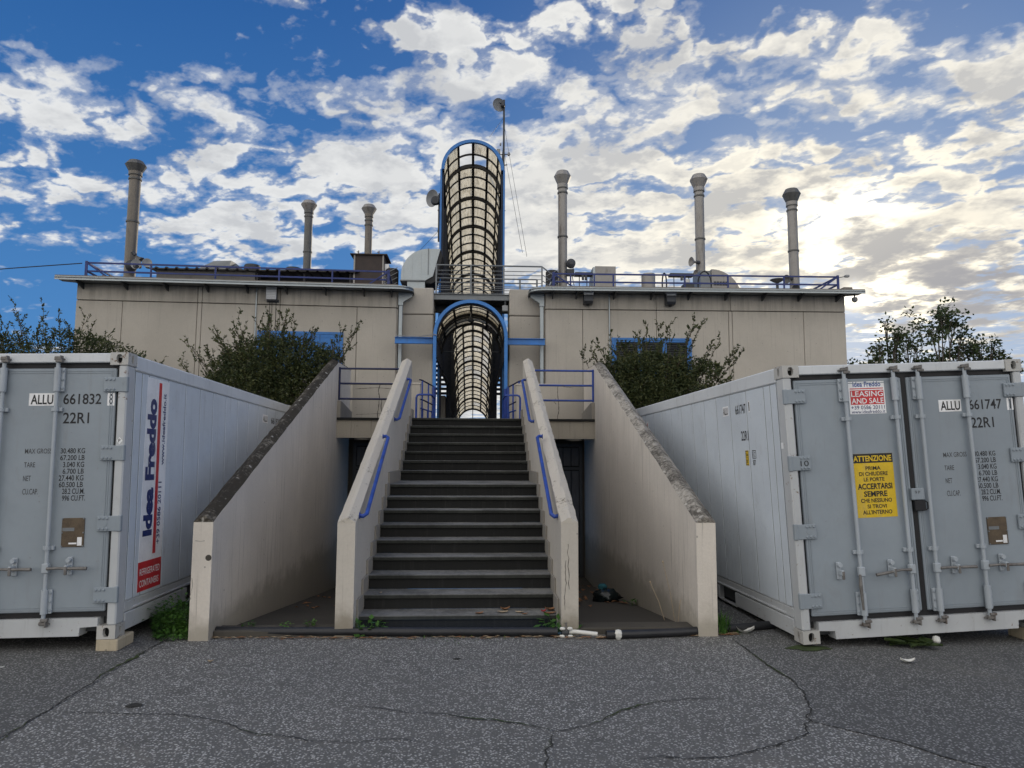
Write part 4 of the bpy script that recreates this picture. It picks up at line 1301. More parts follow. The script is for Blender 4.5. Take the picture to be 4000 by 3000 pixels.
# second railing on the far side
for x in (1.22, 1.66):
    MB().cbox((x - .022, .93, .02), (x + .022, .97, .78), .004).build('railing_post', M['steel'], br)
MB().tube([(-.9, .95, .78), (1.66, .95, .78)], .018, 8).build('far_rail', M['steel'], br)
for k in range(5):
    MB().tube([(-.9, .95, .14 + .13 * k), (1.66, .95, .14 + .13 * k)], .008, 5).build('far_bar', M['steel'], br)
t = thing('junction_box', 'small pale junction box fixed under the footbridge beam beside the arch', 'junction box', (.70, 17.0, 5.24))
MB().cbox((-.07, -.05, 0), (.07, .05, .14), .01).build('box_body', M['grey_dish'], t)
MB().cbox((-.02, -.02, .14), (.02, .02, .26), .004).build('hanger', M['steel_dark'], t)

# ------------------------------------------------------------------ flues and roof plant
ROOFZ = 5.70


def flue(x, y, zn, zt, d, cap, mid, label, mats, z0=ROOFZ):
    t = thing('flue_stack', label, 'chimney', (x, y, z0), group='metal flue stacks on the roofs')
    r = d / 2
    MB().lathe([(r, 0), (r, zn - z0)], n=24).build('flue_pipe', M[mats[0]], t, smooth=True)
    for zz in (zn, mid):
        MB().lathe([(r + .002, -.03), (r + .022, -.022), (r + .022, .022), (r + .002, .03)], (0, 0, zz - z0), 24, caps=False).build('pipe_band', M['flue_dark'], t)
    h = zt - zn
    MB().lathe([(r * 1.0, 0), (r * 1.0, h * .2), (r * 1.17, h * .22), (r * 1.17, h * .40)], (0, 0, zn - z0), 24, caps=False).build('cap_collar', M[mats[0]], t)
    MB().lathe([(r * 1.19, h * .20), (r * 1.19, h * .235)], (0, 0, zn - z0), 24, caps=False).build('pipe_band', M['flue_dark'], t)
    n = 12
    MB().lathe([(r * 1.17, h * .40), (cap / 2, h * .76), (cap * .335, h), (cap * .30, h), (cap * .30, h * .9)], (0, 0, zn - z0), n).build('flared_cap', M[mats[1]], t)
    return t


flue(-9.70, 20.0, 9.50, 10.03, .305, .57, 8.26, 'tall dark capped flue with a soot run and horn loudspeakers at its foot', ('flue_brown', 'flue_dark'))
flue(-6.13, 25.5, 10.38, 10.96, .285, .58, 9.06, 'dark slim flue rising behind the corrugated shed', ('flue_dark', 'flue'))
flue(-3.955, 25.5, 10.28, 10.86, .267, .56, 10.10, 'short flue rising out of the rusty dark box', ('flue_brown', 'flue'))
flue(2.675, 21.5, 9.96, 10.66, .287, .55, 8.545, 'grey flue nearest the mast, with a lamp at its foot', ('flue', 'flue'))
flue(7.03, 21.5, 9.96, 10.66, .293, .57, 8.56, 'grey flue in front of the curved duct, with round horns on its side', ('flue', 'flue'))
flue(10.03, 21.5, 9.56, 10.256, .302, .57, 8.234, 'shorter greenish capped flue nearest the bright sun', ('flue', 'flue_dark'))


def roof_rail(org, ang, s0, s1, posts, lab, ext):
    t = thing('roof_railing', lab, 'railing', to_world(org, ang, s0, .12, 5.69), ang, group='blue roof railings')
    for z in (.21, .405):
        MB().box((0, -.016, z - .018), (s1 - s0, .016, z + .018)).build('rail_bar', M['roof_rail'], t)
    pm2 = MB().cbox((-.018, -.0155, 0), (.018, .0155, .386), .003).mesh('post', M['roof_rail'])
    for p in posts:
        place('post', pm2, t, (p - s0, 0, 0))
    for a, d in ((0, 1), (s1 - s0, -1)):
        MB().cbox((a - .03, -.04, 0), (a + .03, -.017, .44), .003).build('corner_post', M['roof_rail'], t)
        MB().tube([(a, -.03, .40), (a + d * .55, -.03, .02)], .022, 4).build('corner_brace', M['roof_rail'], t)
    # returns along the sides of the roof
    for a in (0, s1 - s0):
        for z in (.21, .405):
            MB().box((a - .016, .017, z - .018), (a + .016, 4.0, z + .018)).build('side_bar', M['roof_rail'], t)
        place('post', pm2, t, (a, 2.0, 0))
        place('post', pm2, t, (a, 4.0, 0))
    return t


roof_rail(LORG, LA, -7.02, -.22, (-5.62, -4.19, -2.75, -1.53), 'blue two bar railing along the roof edge in front of the corrugated shed', 1)
roof_rail(RORG, RA, .20, 7.10, (.61, 1.18, 1.64, 3.37, 4.42, 5.79), 'blue two bar railing along the roof edge in front of three flues', -1)

# corrugated shed on the shuttered hall
sh = thing('roof_shed', 'low dark shed with a corrugated sheet roof standing on the roof behind the railing', 'shed', (-5.62, 18.0, ROOFZ + .07))
MB().box((-2.45, 0, 0), (.0, .06, .60)).build('board_wall', M['shed'], sh)
MB().box((0.0, .5, 0), (2.46, .56, .60)).build('back_wall', M['dark_sheet'], sh)
MB().box((-2.45, .06, 0), (-2.39, 2.4, .60)).build('side_wall', M['shed'], sh)
MB().box((2.40, .06, 0), (2.46, 2.4, .60)).build('side_wall', M['dark_sheet'], sh)
for x in (.02, 1.2, 2.36):
    MB().box((x, .02, 0), (x + .05, .07, .60)).build('shed_post', M['dark_sheet'], sh)
prof = []
x = -2.62
while x < 2.6:
    prof += [(x, 0), (x + .16, 0), (x + .185, .032), (x + .225, .032), (x + .25, 0)]
    x += .25
vs = [(px, -.12, .635 + pz) for px, pz in prof] + [(px, 2.5, .70 + pz) for px, pz in prof] + [(px, -.12, .60 + pz) for px, pz in prof]
n = len(prof)
MB().add(vs, [(i, i + 1, i + 1 + n, i + n) for i in range(n - 1)] + [(i, i + 2 * n, i + 1 + 2 * n, i + 1) for i in range(n - 1)]).build('corrugated_sheet', M['dark_sheet'], sh)
# hood, vents
t = thing('sheet_hood', 'grey trapezoid metal hood showing above the corrugated shed', 'vent hood', (-6.85, 19.0, 6.66))
MB().add([(-.66, 0, 0), (.20, 0, 0), (.60, .35, 0), (-.50, .5, 0), (-.23, 0.10, .27), (.25, .05, .28), (.30, .30, .27), (-.18, .35, .26)], [(0, 1, 5, 4), (1, 2, 6, 5), (2, 3, 7, 6), (3, 0, 4, 7), (4, 5, 6, 7)]).build('hood_sheet', M['steel'], t)
for (x, y, z, r, h, lab, mt) in ((-6.08, 19.2, 6.38, .21, .48, 'larger dark round roof vent beside the trapezoid hood', 'steel_dark'), (-4.98, 19.2, 6.35, .205, .45, 'lower dark round roof vent nearer the slim dark flue', 'steel_dark'), (4.54, 18.2, ROOFZ, .185, .84, 'stout grey drum vent standing behind the louvred hall railing', 'flue')):
    tag(MB().lathe([(r, 0), (r, h * .95), (r * .92, h)], (x, y, z), 24).build('round_vent', M[mt]), lab, 'roof vent')
# box under the short flue
t = thing('rusty_plenum', 'tall dark rusty box with a flat flanged lid carrying a flue', 'plenum box', (-2.765, 18.0, ROOFZ))
MB().box((-.385, 0, 0), (.385, .75, 1.16)).build('box_body', M['rust_box'], t)
for a in (-.385, .345):
    MB().box((a, -.022, 0), (a + .04, -.001, 1.16)).build('corner_angle', M['flue'], t)
MB().box((-.47, -.07, 1.161), (.47, .82, 1.185)).build('lid', M['rust_box'], t)
for a in (-.27, .25):
    MB().box((a - .012, 0, 1.186), (a + .012, .03, 1.28)).box((a - .045, .004, 1.235), (a + .0, .026, 1.255)).build('lid_clamp', M['cam'], t)
MB().box((.40, .05, 0), (.50, .6, .95)).build('white_panel', M['label_white'], t)


def quarter_duct(name, label, loc_, r, wid, flip, mat, base_h, extra=None):
    """sheet metal elbow: quarter round in the xz plane, extruded along y"""
    t = thing(name, label, 'duct', loc_)
    s = -1 if flip else 1
    pts = [(0, 0)] + [(-s * r * cos(k * pi / 2 / 12), r * sin(k * pi / 2 / 12)) for k in range(13)]
    MB().extrude([(x, z + base_h) for x, z in pts], 'y', 0, wid).build('elbow_sheet', M[mat], t)
    if base_h > .02:
        a, b = sorted((0, -s * r))
        MB().box((a + .02, .02, 0), (b - .02, wid - .02, base_h)).build('duct_base', M[mat], t)
    return t


t = thing('elbow_duct', 'big pale zinc elbow duct with black slanted mouth above the concrete pier', 'duct', (-1.34, 17.6, 5.75))
out = [(-.56, .38)] + [(.12 - .68 * cos(k * pi / 2 / 14), .50 + .69 * sin(k * pi / 2 / 14)) for k in range(15)] + [(.42, 1.19), (.24, .49), (.06, .38)]
MB().extrude(out, 'y', 0, .9).build('elbow_sheet', M['zinc'], t)
MB().extrude([(.42, 1.19), (.475, 1.02), (.30, .36), (.20, .30), (.05, .34), (.06, .38), (.24, .49)], 'y', .03, .87).build('mouth_rim', M['black'], t)
MB().lathe([(.105, 0), (.105, .80)], (.11, .05, .41), 16, 'y').build('mouth_drum', M['black'], t)
MB().box((-.40, .03, 0), (.04, .85, .355)).build('duct_base', M['zinc'], t)
MB().box((-.58, -.02, .355), (.06, .92, .379)).build('flange', M['steel'], t)
MB().box((.11, -.012, .52), (.135, -.001, 1.20)).build('seam_bar', M['steel'], t)
for k in range(3):
    MB().box((-.50 + k * .22, -.008, .40), (-.492 + k * .22, -.001, .9 + .1 * k)).build('seam_rib', M['zinc'], t)

quarter_duct('elbow_duct', 'pale curved duct half hidden behind the rusty dark box', (-2.80, 21.0, ROOFZ), 1.30, .9, False, 'zinc', .55)
t = thing('cowl_duct', 'grey barrel shaped cowl with a pale open mouth behind the railing near the mast', 'duct', (3.33, 18.0, ROOFZ))
pts = [(.0, 0)] + [(.02 - .0, .5)] + [(.62 * 0, .9)]
prof = [(0, .0), (0, .98), (.30, .98), (.52, .90), (.68, .72), (.76, .45), (.78, 0)]
mb = MB().extrude(prof, 'x', -.24, .30)
mb.build('cowl_sheet', M['flue'], t)
MB().extrude([(-.01, .02), (-.01, .95), (.30, .94), (.50, .86), (.66, .68), (.70, .02)], 'x', -.30, -.241).build('cowl_mouth', M['zinc'], t)
t = quarter_duct('elbow_duct', 'curved grey duct with small louvres behind the middle flue of the louvred hall', (6.86, 20.0, ROOFZ), .88, .8, True, 'flue', .62)
MB().box((-.32, .04, .02), (-.001, .78, 1.46)).build('duct_box', M['steel'], t)
for k in range(5):
    MB().box((.06 + k * .085, -.02, 1.02), (.12 + k * .085, -.001, 1.13)).build('louvre', M['steel_dark'], t)
for (x0, x1, y, z, lab) in ((2.58, 3.02, 18.1, 6.50, 'thin dark shelf bracket with small sensors beside the barrel cowl'), (5.36, 6.02, 19.0, 6.76, 'long thin shelf on the roof beside the flue with round horns')):
    t = thing('roof_shelf', lab, 'shelf', ((x0 + x1) / 2, y, ROOFZ))
    h = (x1 - x0) / 2
    MB().box((-h, 0, z - ROOFZ - .03), (h, .25, z - ROOFZ + .04)).build('shelf_board', M['steel_dark'], t)
    for a in (-h + .12, h - .12):
        MB().tube([(a, .1, 0), (a, .1, z - ROOFZ - .03)], .012, 6).build('leg', M['steel_dark'], t)
    for a in (-.02, .06):
        MB().cbox((a - .03, -.03, z - ROOFZ - .17), (a + .03, .03, z - ROOFZ - .03), .01).build('sensor', M['lamp_body'], t)
tag(MB().lathe([(.07, 0), (.085, .13), (.078, .13), (.065, .02)], (5.355, 17.5, 6.10), 16).build('bucket', M['plastic_white']), 'small white bucket on the roof beside the round horn flue', 'bucket')
tag(MB().box((5.25, 17.35, ROOFZ), (5.50, 17.65, 6.10)).build('stand_block', M['steel_dark']), 'dark block under the white bucket on the roof', 'block')
for (x, z, lab, ww, hh) in ((4.72, 5.74, 'upright black hose loop behind the railing beside the drum vent', .055, .30), (5.75, 5.74, 'wide black hose arch over the foot of the round horn flue', .17, .33)):
    p = [(x + ww * cos(a), 17.3, z + hh + hh * sin(a)) for a in [pi * k / 12 for k in range(-6 if ww < .1 else 0, 19 if ww < .1 else 13)]]
    if ww > .1:
        p = [(x + ww, 17.3, z)] + p + [(x - ww, 17.3, z)]
    tag(MB().tube(p, .018, 8).build('hose_loop', M['black'], smooth=True), lab, 'hose')
t = thing('flat_dish', 'small upturned dish on a stub near the shortest flue', 'dish', (7.93, 18.0, ROOFZ))
MB().lathe([(.02, .60), (.10, .64), (.19, .70), (.185, .705), (.1, .655), (.0, .62)], (0, 0, 0), 20, caps=False).build('dish_bowl', M['flue_dark'], t)
MB().lathe([(.09, 0), (.09, .44), (.035, .45), (.035, .61)], (0, 0, 0), 14).build('stub', M['steel_dark'], t)
# cable drums at the passage ends of both roofs
for (x, y, lab) in ((-2.17, 18.0, 'dark drum with slanted bars behind the end of the shed railing'), (1.95, 17.9, 'dark drum with slanted bars behind the railing at the mast side')):
    t = thing('cable_drum', lab, 'drum', (x, y, ROOFZ))
    MB().lathe([(.17, 0), (.17, .76), (.14, .80)], (0, 0, 0), 20).build('drum_body', M['dark_sheet'], t)
    for k in range(5):
        MB().tube([(-.17, -.19, .10 + k * .13), (.16, -.19, .28 + k * .13)], .010, 5).build('slant_bar', M['steel'], t)
# horns and lamps on flues
def horn(x, y, z, d, r, lab, mat='grey_dish'):
    t = thing('horn_speaker', lab, 'loudspeaker', (x, y, z), group='horn loudspeakers on the flues')
    d = Vector(d).normalized()
    o = MB().lathe([(.02, -.16), (.03, -.10), (.05, -.04), (r * .8, .02), (r, .06), (r * .9, .055), (.03, .0)], (0, 0, 0), 18, 'z').build('horn_bell', M[mat], t, smooth=True)
    o.rotation_euler = d.to_track_quat('Z', 'Y').to_euler()
    q = MB().lathe([(.055, -.24), (.055, -.13), (.03, -.12)], (0, 0, 0), 12, 'z').build('driver', M['lamp_body'], t)
    q.rotation_euler = o.rotation_euler
    return t


horn(-9.35, 19.72, 7.12, (.5, .1, -.6), .13, 'horn loudspeaker tilted down, topmost of the cluster at the sooty flue', 'flue_dark')
horn(-9.47, 19.66, 6.90, (-.4, .3, .1), .17, 'dark horn loudspeaker turned away, in the cluster at the sooty flue', 'lamp_body')
horn(-9.33, 19.60, 6.93, (.1, -1, .0), .14, 'pale horn loudspeaker facing front in the cluster at the sooty flue')
horn(-9.10, 19.70, 6.99, (.4, -1, .15), .13, 'pale horn loudspeaker turned outward in the cluster at the sooty flue')
horn(6.72, 21.32, 7.78, (-1, -.25, 0), .15, 'round horn on the middle flue, the upper of two', 'flue')
horn(6.86, 21.30, 7.40, (-.9, -.4, -.1), .13, 'round horn on the middle flue, the lower of two', 'flue')
horn(9.72, 21.3, 7.28, (-.8, -.5, -.2), .14, 'horn turned downward on the shortest flue', 'flue_dark')
horn(9.94, 21.28, 6.98, (-.1, -1, -.2), .12, 'dark small horn low on the shortest flue', 'lamp_body')
t = thing('flue_lamp', 'dark round lamp clamped to the flue nearest the mast', 'lamp', (2.90, 21.3, 7.55))
MB().lathe([(.05, -.10), (.14, -.06), (.15, .04), (.13, .06)], (0, 0, .1), 18, 'y').build('lamp_head', M['lamp_body'], t)
MB().cbox((-.14, -.05, -.30), (.10, .05, -.08), .01).build('bracket', M['steel_dark'], t)
MB().tube([(.05, 0, -.1), (.13, 0, .12)], .014, 6).build('arm', M['steel_dark'], t)
MB().tube([(.02, -.1, -.3), (.30, -.2, -1.8)], .012, 5).build('cable', M['black'], t)
t = thing('corner_sensor', 'tiny sensor on an arm at the railing end by the outer eave', 'sensor', (8.93, 16.6, 6.13))
MB().tube([(-.1, 0, -.02), (.09, 0, .02)], .009, 5).build('arm', M['steel_dark'], t)
MB().cbox((.08, -.04, .0), (.18, .04, .055), .008).build('sensor_head', M['grey_dish'], t)
tag(MB().cbox((8.78, 16.25, 5.69), (9.0, 16.5, 5.80), .01).build('ballast_block', M['roof']), 'flat block lying on the outer end of the eave', 'block')
tag(MB().lathe([(.10, 0), (.07, .12), (.055, .13)], (-3.68, 16.75, 5.69), 4).build('vent_cap', M['grey_dish']), 'small pale tapered vent cap on the eave before the shed', 'vent')
tag(MB().lathe([(.10, 0), (.09, .08), (.04, .14)], (-8.55, 16.45, 5.69), 10).build('vent_cap', M['flue']), 'small domed vent cap at the corner post of the shed railing', 'vent')

# ------------------------------------------------------------------ mast, dishes, guys
t = thing('antenna_mast', 'thin mast beside the gallery with a round dish on top and small antennas', 'antenna mast', (.78, 20.5, ROOFZ))
MB().tube([(0, 0, -.4), (0, 0, 6.75)], .030, 8).build('mast_tube', M['steel_dark'], t, smooth=True)
MB().tube([(-.045, 0, 1.0), (-.045, .02, 3.0), (-.035, 0, 5.0), (.0, -.02, 5.4)], .018, 6).build('cable', M['black'], t)
d = MB().lathe([(.0, .06), (.10, .05), (.18, .015), (.205, -.03), (.20, -.035), (.17, .0), (.0, .03)], (0, 0, 0), 24, 'y').build('dish', M['grey_dish'], t, smooth=True, loc=(-.16, .0, 6.58))
d.rotation_euler = (.1, 0, .35)
MB().cbox((-.10, -.12, 6.50), (.02, .02, 6.66), .02).tube([(-.16, -.14, 6.58), (-.02, -.02, 6.62)], .02, 6).build('dish_feed', M['lamp_body'], t)
for (a, z, s_) in ((-.16, 5.12, .11), (.15, 5.05, .07), (-.10, 5.35, .05)):
    MB().cbox((a - s_ / 2, -.04, z - s_ * .7), (a + s_ / 2, .04, z + s_ * .7), .012).build('small_antenna', M['grey_dish'], t)
MB().tube([(-.22, 0, 5.02), (.2, 0, 5.05)], .014, 6).tube([(0, 0, 4.7), (.11, 0, 4.72)], .016, 6).tube([(-.12, 0, 1.5), (.06, 0, 1.5)], .012, 6).tube([(-.12, 0, 3.3), (.06, 0, 3.3)], .012, 6).build('cross_arm', M['steel_dark'], t)
for k, (p, q) in enumerate((((0, 0, 6.2), (-.45, -1.0, 5.1)), ((0, 0, 6.0), (.47, -3.2, 1.0)), ((0, 0, 5.2), (.36, -3.2, 1.1)))):
    MB().tube([p, q], .0055, 4).build('guy_wire', M['steel_dark'], t)
t = thing('dish_antenna', 'round dish on a short pole clamped to the gallery post above the zinc elbow', 'dish antenna', (-1.09, 19.8, 7.8))
MB().tube([(0, 0, 0), (0, 0, 1.42)], .026, 8).build('pole', M['steel_dark'], t, smooth=True)
d = MB().lathe([(.0, .09), (.10, .08), (.20, .03), (.25, -.03), (.242, -.035), (.19, .01), (.0, .06)], (0, 0, 0), 26, 'y').build('dish', M['grey_dish'], t, smooth=True, loc=(-.18, .0, 1.27))
d.rotation_euler = (.12, 0, -.75)
MB().lathe([(.11, -.10), (.14, -.02), (.12, .03)], (-.10, -.04, 1.18), 16, 'y').build('radio_unit', M['lamp_body'], t)
for z in (.32, .92):
    MB().box((-.04, -.02, z - .015), (.16, .02, z + .015)).build('clamp', M['cam'], t)
MB().tube([(-.02, 0, .3), (-.55, -1.2, -.75)], .005, 4).build('stay_wire', M['steel_dark'], t)
tag(MB().tube([(-9.0, 16.35, 6.08), (-10.5, 16.6, 6.02), (-12.0, 17.0, 6.0), (-14.0, 17.5, 6.02)], .012, 5).build('overhead_cable', M['black']), 'dark overhead cable running from the roof railing corner out past the building', 'cable')

# ------------------------------------------------------------------ refrigerated containers
CW, CH, CL = 2.438, 2.591, 6.058


def casting(mb_out, parent, x0, y0, z0, faces):
    """corner casting with real oval holes on the named faces"""
    w, d, h = .162, .178, .118
    cav = MB()
    mb = MB()
    quads = {'front': ((x0, y0, z0), (w, 0, 0), (0, 0, h), (0, 1, 0)), 'back': ((x0, y0 + d, z0), (w, 0, 0), (0, 0, h), (0, -1, 0)),
             'left': ((x0, y0, z0), (0, d, 0), (0, 0, h), (1, 0, 0)), 'right': ((x0 + w, y0, z0), (0, d, 0), (0, 0, h), (-1, 0, 0)),
             'top': ((x0, y0, z0 + h), (w, 0, 0), (0, d, 0), (0, 0, -1)), 'bottom': ((x0, y0, z0), (w, 0, 0), (0, d, 0), (0, 0, 1))}
    for nme, (o, a, b, inn) in quads.items():
        o, a, b, inn = Vector(o), Vector(a), Vector(b), Vector(inn)
        if nme not in faces:
            mb.add([o, o + a, o + a + b, o + b], [(0, 1, 2, 3)])
            continue
        n = 20
        la, lb = a.length, b.length
        ra, rb = (.028, .042) if nme in ('front', 'back') else (.020, .040)
        if nme == 'top':
            ra, rb = .035, .055
        inner, outer, deep = [], [], []
        for k in range(n):
            t_ = 2 * pi * (k + .5) / n
            cx, cy = cos(t_), sin(t_)
            e = 2.6
            sc = (abs(cx) ** e + abs(cy) ** e) ** (-1 / e)
            p = o + a * .5 + b * .5 + a.normalized() * cx * sc * ra + b.normalized() * cy * sc * rb
            s = 1 / max(abs(cx) / (la / 2), abs(cy) / (lb / 2))
            q = o + a * .5 + b * .5 + a.normalized() * cx * s + b.normalized() * cy * s
            inner.append(p)
            outer.append(q)
            deep.append(p + inn * .045)
        mb.add(inner + outer, [(k, (k + 1) % n, n + (k + 1) % n, n + k) for k in range(n)])
        # corner fillers of the rectangle
        for ca, cb in ((0, 0), (1, 0), (1, 1), (0, 1)):
            c = o + a * ca + b * cb
            near = sorted(range(n), key=lambda k: (outer[k] - c).length)[:2]
            mb.add([c, outer[near[0]], outer[near[1]]], [(0, 1, 2)])
        mb.add(inner + deep, [(k, (k + 1) % n, n + (k + 1) % n, n + k) for k in range(n)])
        cav.add([p + inn * .0 for p in deep], [tuple(range(n))])
    o = mb.build('corner_casting', M['casting'], parent)
    if cav.v:
        c_ = cav.build('casting_cavity', M['void'], o)
        c_['kind'] = 'stuff'
    return o


def container(label, pose, side, txt):
    """side 'left': its visible long side is at local u = 0; 'right': at u = CW"""
    x, y, z, yaw, roll, pit = pose
    Rm = Matrix.Rotation(yaw, 4, 'Z') @ Matrix.Rotation(roll, 4, 'Y') @ Matrix.Rotation(pit, 4, 'X')
    t = thing('refrigerated_container', label, 'shipping container')
    sh_ = 0.0 if side == 'left' else -CW
    t.matrix_world = Matrix.Translation((x, y, z)) @ Rm @ Matrix.Translation((sh_, 0, 0))
    W = M['white_paint']
    # main insulated body
    MB().box((.03, .10, .27), (CW - .03, CL - .06, CH - .05)).build('body', W, t)
    MB().box((.02, .19, CH - .05), (CW - .02, CL - .19, CH - .012)).build('roof', W, t)
    # side sheets with joints
    seams = [.185, .33, .48, .93, 1.39, 1.82, 2.24, 2.70, 3.17, 3.64, 4.10, 4.56, 5.03, 5.50, 5.87]
    for xa, xb in ((.012, .03), (CW - .03, CW - .012)):
        MB().box((xa + .003 if xa < 1 else xb - .007, .19, .302), (xa + .007 if xa < 1 else xb - .003, 5.86, 2.432)).build('joint_sealant', M['sealant'], t)
        for a, b in zip(seams, seams[1:]):
            MB().cbox((xa, a + .0055, .30), (xb, b - .0055, 2.435), .005).build('side_panel', M['side_paint'], t)
        top = MB().cbox((xa - .008 if xa < 1 else xa, .18, 2.44), (xb if xa < 1 else xb + .008, CL - .18, CH - .004), .012)
        top.build('top_rail', W, t)
        # bottom rail with fork pockets
        bx0, bx1 = (.004, .06) if xa < 1 else (CW - .06, CW - .004)
        fp = [(.18, 1.60), (2.10, 3.95), (4.45, CL - .18)]
        for a, b in fp:
            MB().cbox((bx0, a, .035), (bx1, b, .19), .006).build('bottom_rail', M['frame_paint'], t)
        MB().cbox((bx0 + (.012 if xa < 1 else 0), .18, .1915), (bx1 - (0 if xa < 1 else .012), CL - .18, .29), .01).build('bottom_rail', M['frame_paint'], t)
        MB().cbox((bx0 - .002 if xa < 1 else bx0 + .03, .35, .205), (bx1 - .03 if xa < 1 else bx1 + .002, CL - .5, .225), .004).build('rail_bead', M['frame_paint'], t)
        for a, b in ((1.60, 2.10), (3.95, 4.45)):
            MB().box((bx0 + .01, a, .02), (bx1 - .004, b, .035)).build('pocket_strap', M['frame_paint'], t)
            for yy in (a - .02, b):
                MB().box((bx0 - .0015, yy, .03), (bx1 + .0015, yy + .02, .186)).build('pocket_cheek', M['frame_paint'], t)
    MB().box((.07, .12, .05), (CW - .07, CL - .12, .268)).build('floor_frame', M['steel_dark'], t)
    # corner posts
    for px in (.0, CW - .09):
        MB().cbox((px + .004, .006, .118), (px + .086, .16, CH - .118), .012).build('corner_post', M['frame_paint'], t)
        MB().cbox((px + .004, CL - .16, .118), (px + .086, CL - .006, CH - .118), .012).build('corner_post', M['frame_paint'], t)
    holes = MB()
    for cx in (0.0, CW - .162):
        for cy in (0.0, CL - .178):
            for cz in (0.0, CH - .118):
                fs = ['front' if cy == 0 else 'back', 'left' if cx == 0 else 'right', 'top' if cz > 1 else 'bottom']
                casting(holes, t, cx, cy, cz, fs)
    # front header and sill
    MB().cbox((.162, .008, 2.497), (CW - .162, .16, CH - .006), .008).build('door_header', W, t)
    MB().extrude([(.162, .112), (.162, .188), (CW - .162, .188), (CW - .162, .112), (CW - .315, .104), (CW - .32, .03), (.32, .03), (.315, .104)], 'y', .008, .15).build('door_sill', M['frame_paint'], t)
    # black seals
    g = MB()
    g.box((.088, .046, .190), (CW - .088, .09, .236)).box((.088, .046, 2.45), (CW - .088, .09, 2.495))
    g.box((.088, .046, .236), (.118, .09, 2.45)).box((CW - .118, .046, .236), (CW - .088, .09, 2.45)).box((1.197, .030, .236), (1.241, .09, 2.45))
    g.build('door_seal', M['black'], t)
    for pz0, pz1 in ((.236, 2.45),):
        for px in (.068, CW - .098):
            MB().box((px, .044, pz0), (px + .03, .088, pz1)).build('edge_seal', M['black'], t)
    # doors
    doors = []
    for a, b in ((.112, 1.192), (1.246, CW - .112)):
        d = MB().cbox((a, .020, .240), (b, .075, 2.445), .008).build('door', M['door_paint'], t)
        doors.append(d)
        # pressed border lines
        bm_ = MB()
        for k in (.022, .040):
            bm_.box((a + k, .0155, .240 + k), (b - k, .0195, .240 + k + .006)).box((a + k, .0155, 2.445 - k - .006), (b - k, .0195, 2.445 - k))
            bm_.box((a + k, .0155, .246 + k), (a + k + .006, .0195, 2.439 - k)).box((b - k - .006, .0155, .246 + k), (b - k, .0195, 2.439 - k))
        bm_.build('door_border', M['door_paint'], d)
    # hinges
    bolt = MB().lathe([(.0115, 0), (.0115, -.006), (.007, -.010)], (0, 0, 0), 8, 'y').mesh('bolt', M['door_paint'])
    for s, base in ((1, 0.0), (-1, CW)):
        for i, (za, zb) in enumerate(((2.222, 2.357), (1.588, 1.724), (.949, 1.086), (.317, .453))):
            xa, xb = sorted((base - s * .002, base + s * .21))
            h = MB().cbox((xa, -.006, za), (xb, .0145, zb), .004).cbox((min(base - s * .006, base + s * .03), -.010, za - .004), (max(base - s * .006, base + s * .03), .03, zb + .004), .006).build('hinge', M['door_paint'], t)
            for kx in (.115, .150, .185):
                for kz in (za + .022, zb - .022):
                    place('bolt', bolt, h, (base + s * kx, -.0065, kz))
            if i == 2:
                MB().lathe([(.022, 0), (.022, -.003), (.016, -.003)], (base + s * .135, -.0065, (za + zb) / 2), 14, 'y').build('boss', M['door_paint'], h)
            if txt.get('ten') and i == 1 and s == 1:
                letters('chalk_number', '10', M['ink'], h, base + .105, base + .185, za + .04, zb - .045, lambda u, v, dd: (u, -.0068 - dd, v))
    # locking rods
    rods = (.597, 1.093, 1.342, 1.822)
    for i, rx in enumerate(rods):
        r_ = MB().tube([(rx, -.022, .16), (rx, -.022, 2.53)], .0175, 12).build('locking_rod', M['rod_paint'], t, smooth=True)
        side_ = -1 if i < 2 else 1
        for za, zb in ((2.225, 2.445), (.235, .445)):
            MB().tube([(rx, -.022, za), (rx, -.022, zb)], .029, 14).build('rod_sleeve', M['rod_paint'], r_, smooth=True)
            MB().cbox((rx - (.055 if i % 2 == 0 else -.0), -.010, za), (rx + (.0 if i % 2 == 0 else .055), .0145, zb), .004).build('sleeve_plate', M['rod_paint'], r_)
            for kz in (za + .03, (za + zb) / 2, zb - .03):
                place('bolt', bolt, r_, (rx - .042 if i % 2 == 0 else rx + .042, -.0105, kz))
        for zc in (2.06, .81):
            MB().cbox((rx - .048, -.012, zc - .018), (rx + .048, .0145, zc + .018), .003).tube([(rx, -.023, zc - .017), (rx, -.023, zc + .017)], .025, 12).build('rod_guide', M['rod_paint'], r_)
        for zc, up_ in ((2.535, 1), (.155, -1)):
            mb = MB()
            mb.cbox((rx - .030, -.045, zc - .018), (rx + .034, -.004, zc + .016), .006).cbox((rx - .012, -.055, zc - .030 * up_ - .012), (rx + .05, -.020, zc - .030 * up_ + .012), .004)
            mb.cbox((rx - .045, -.020, zc - .014), (rx + .046, .006, zc - .002), .003).cbox((rx + .022, -.05, zc - .034), (rx + .036, -.006, zc + .022), .003)
            mb.build('cam_keeper', M['cam'], r_)
        # handle
        hz = .632
        hub = MB().cbox((rx - .030, -.050, hz - .040), (rx + .030, -.006, hz + .045), .006).build('handle_hub', M['rod_paint'], r_)
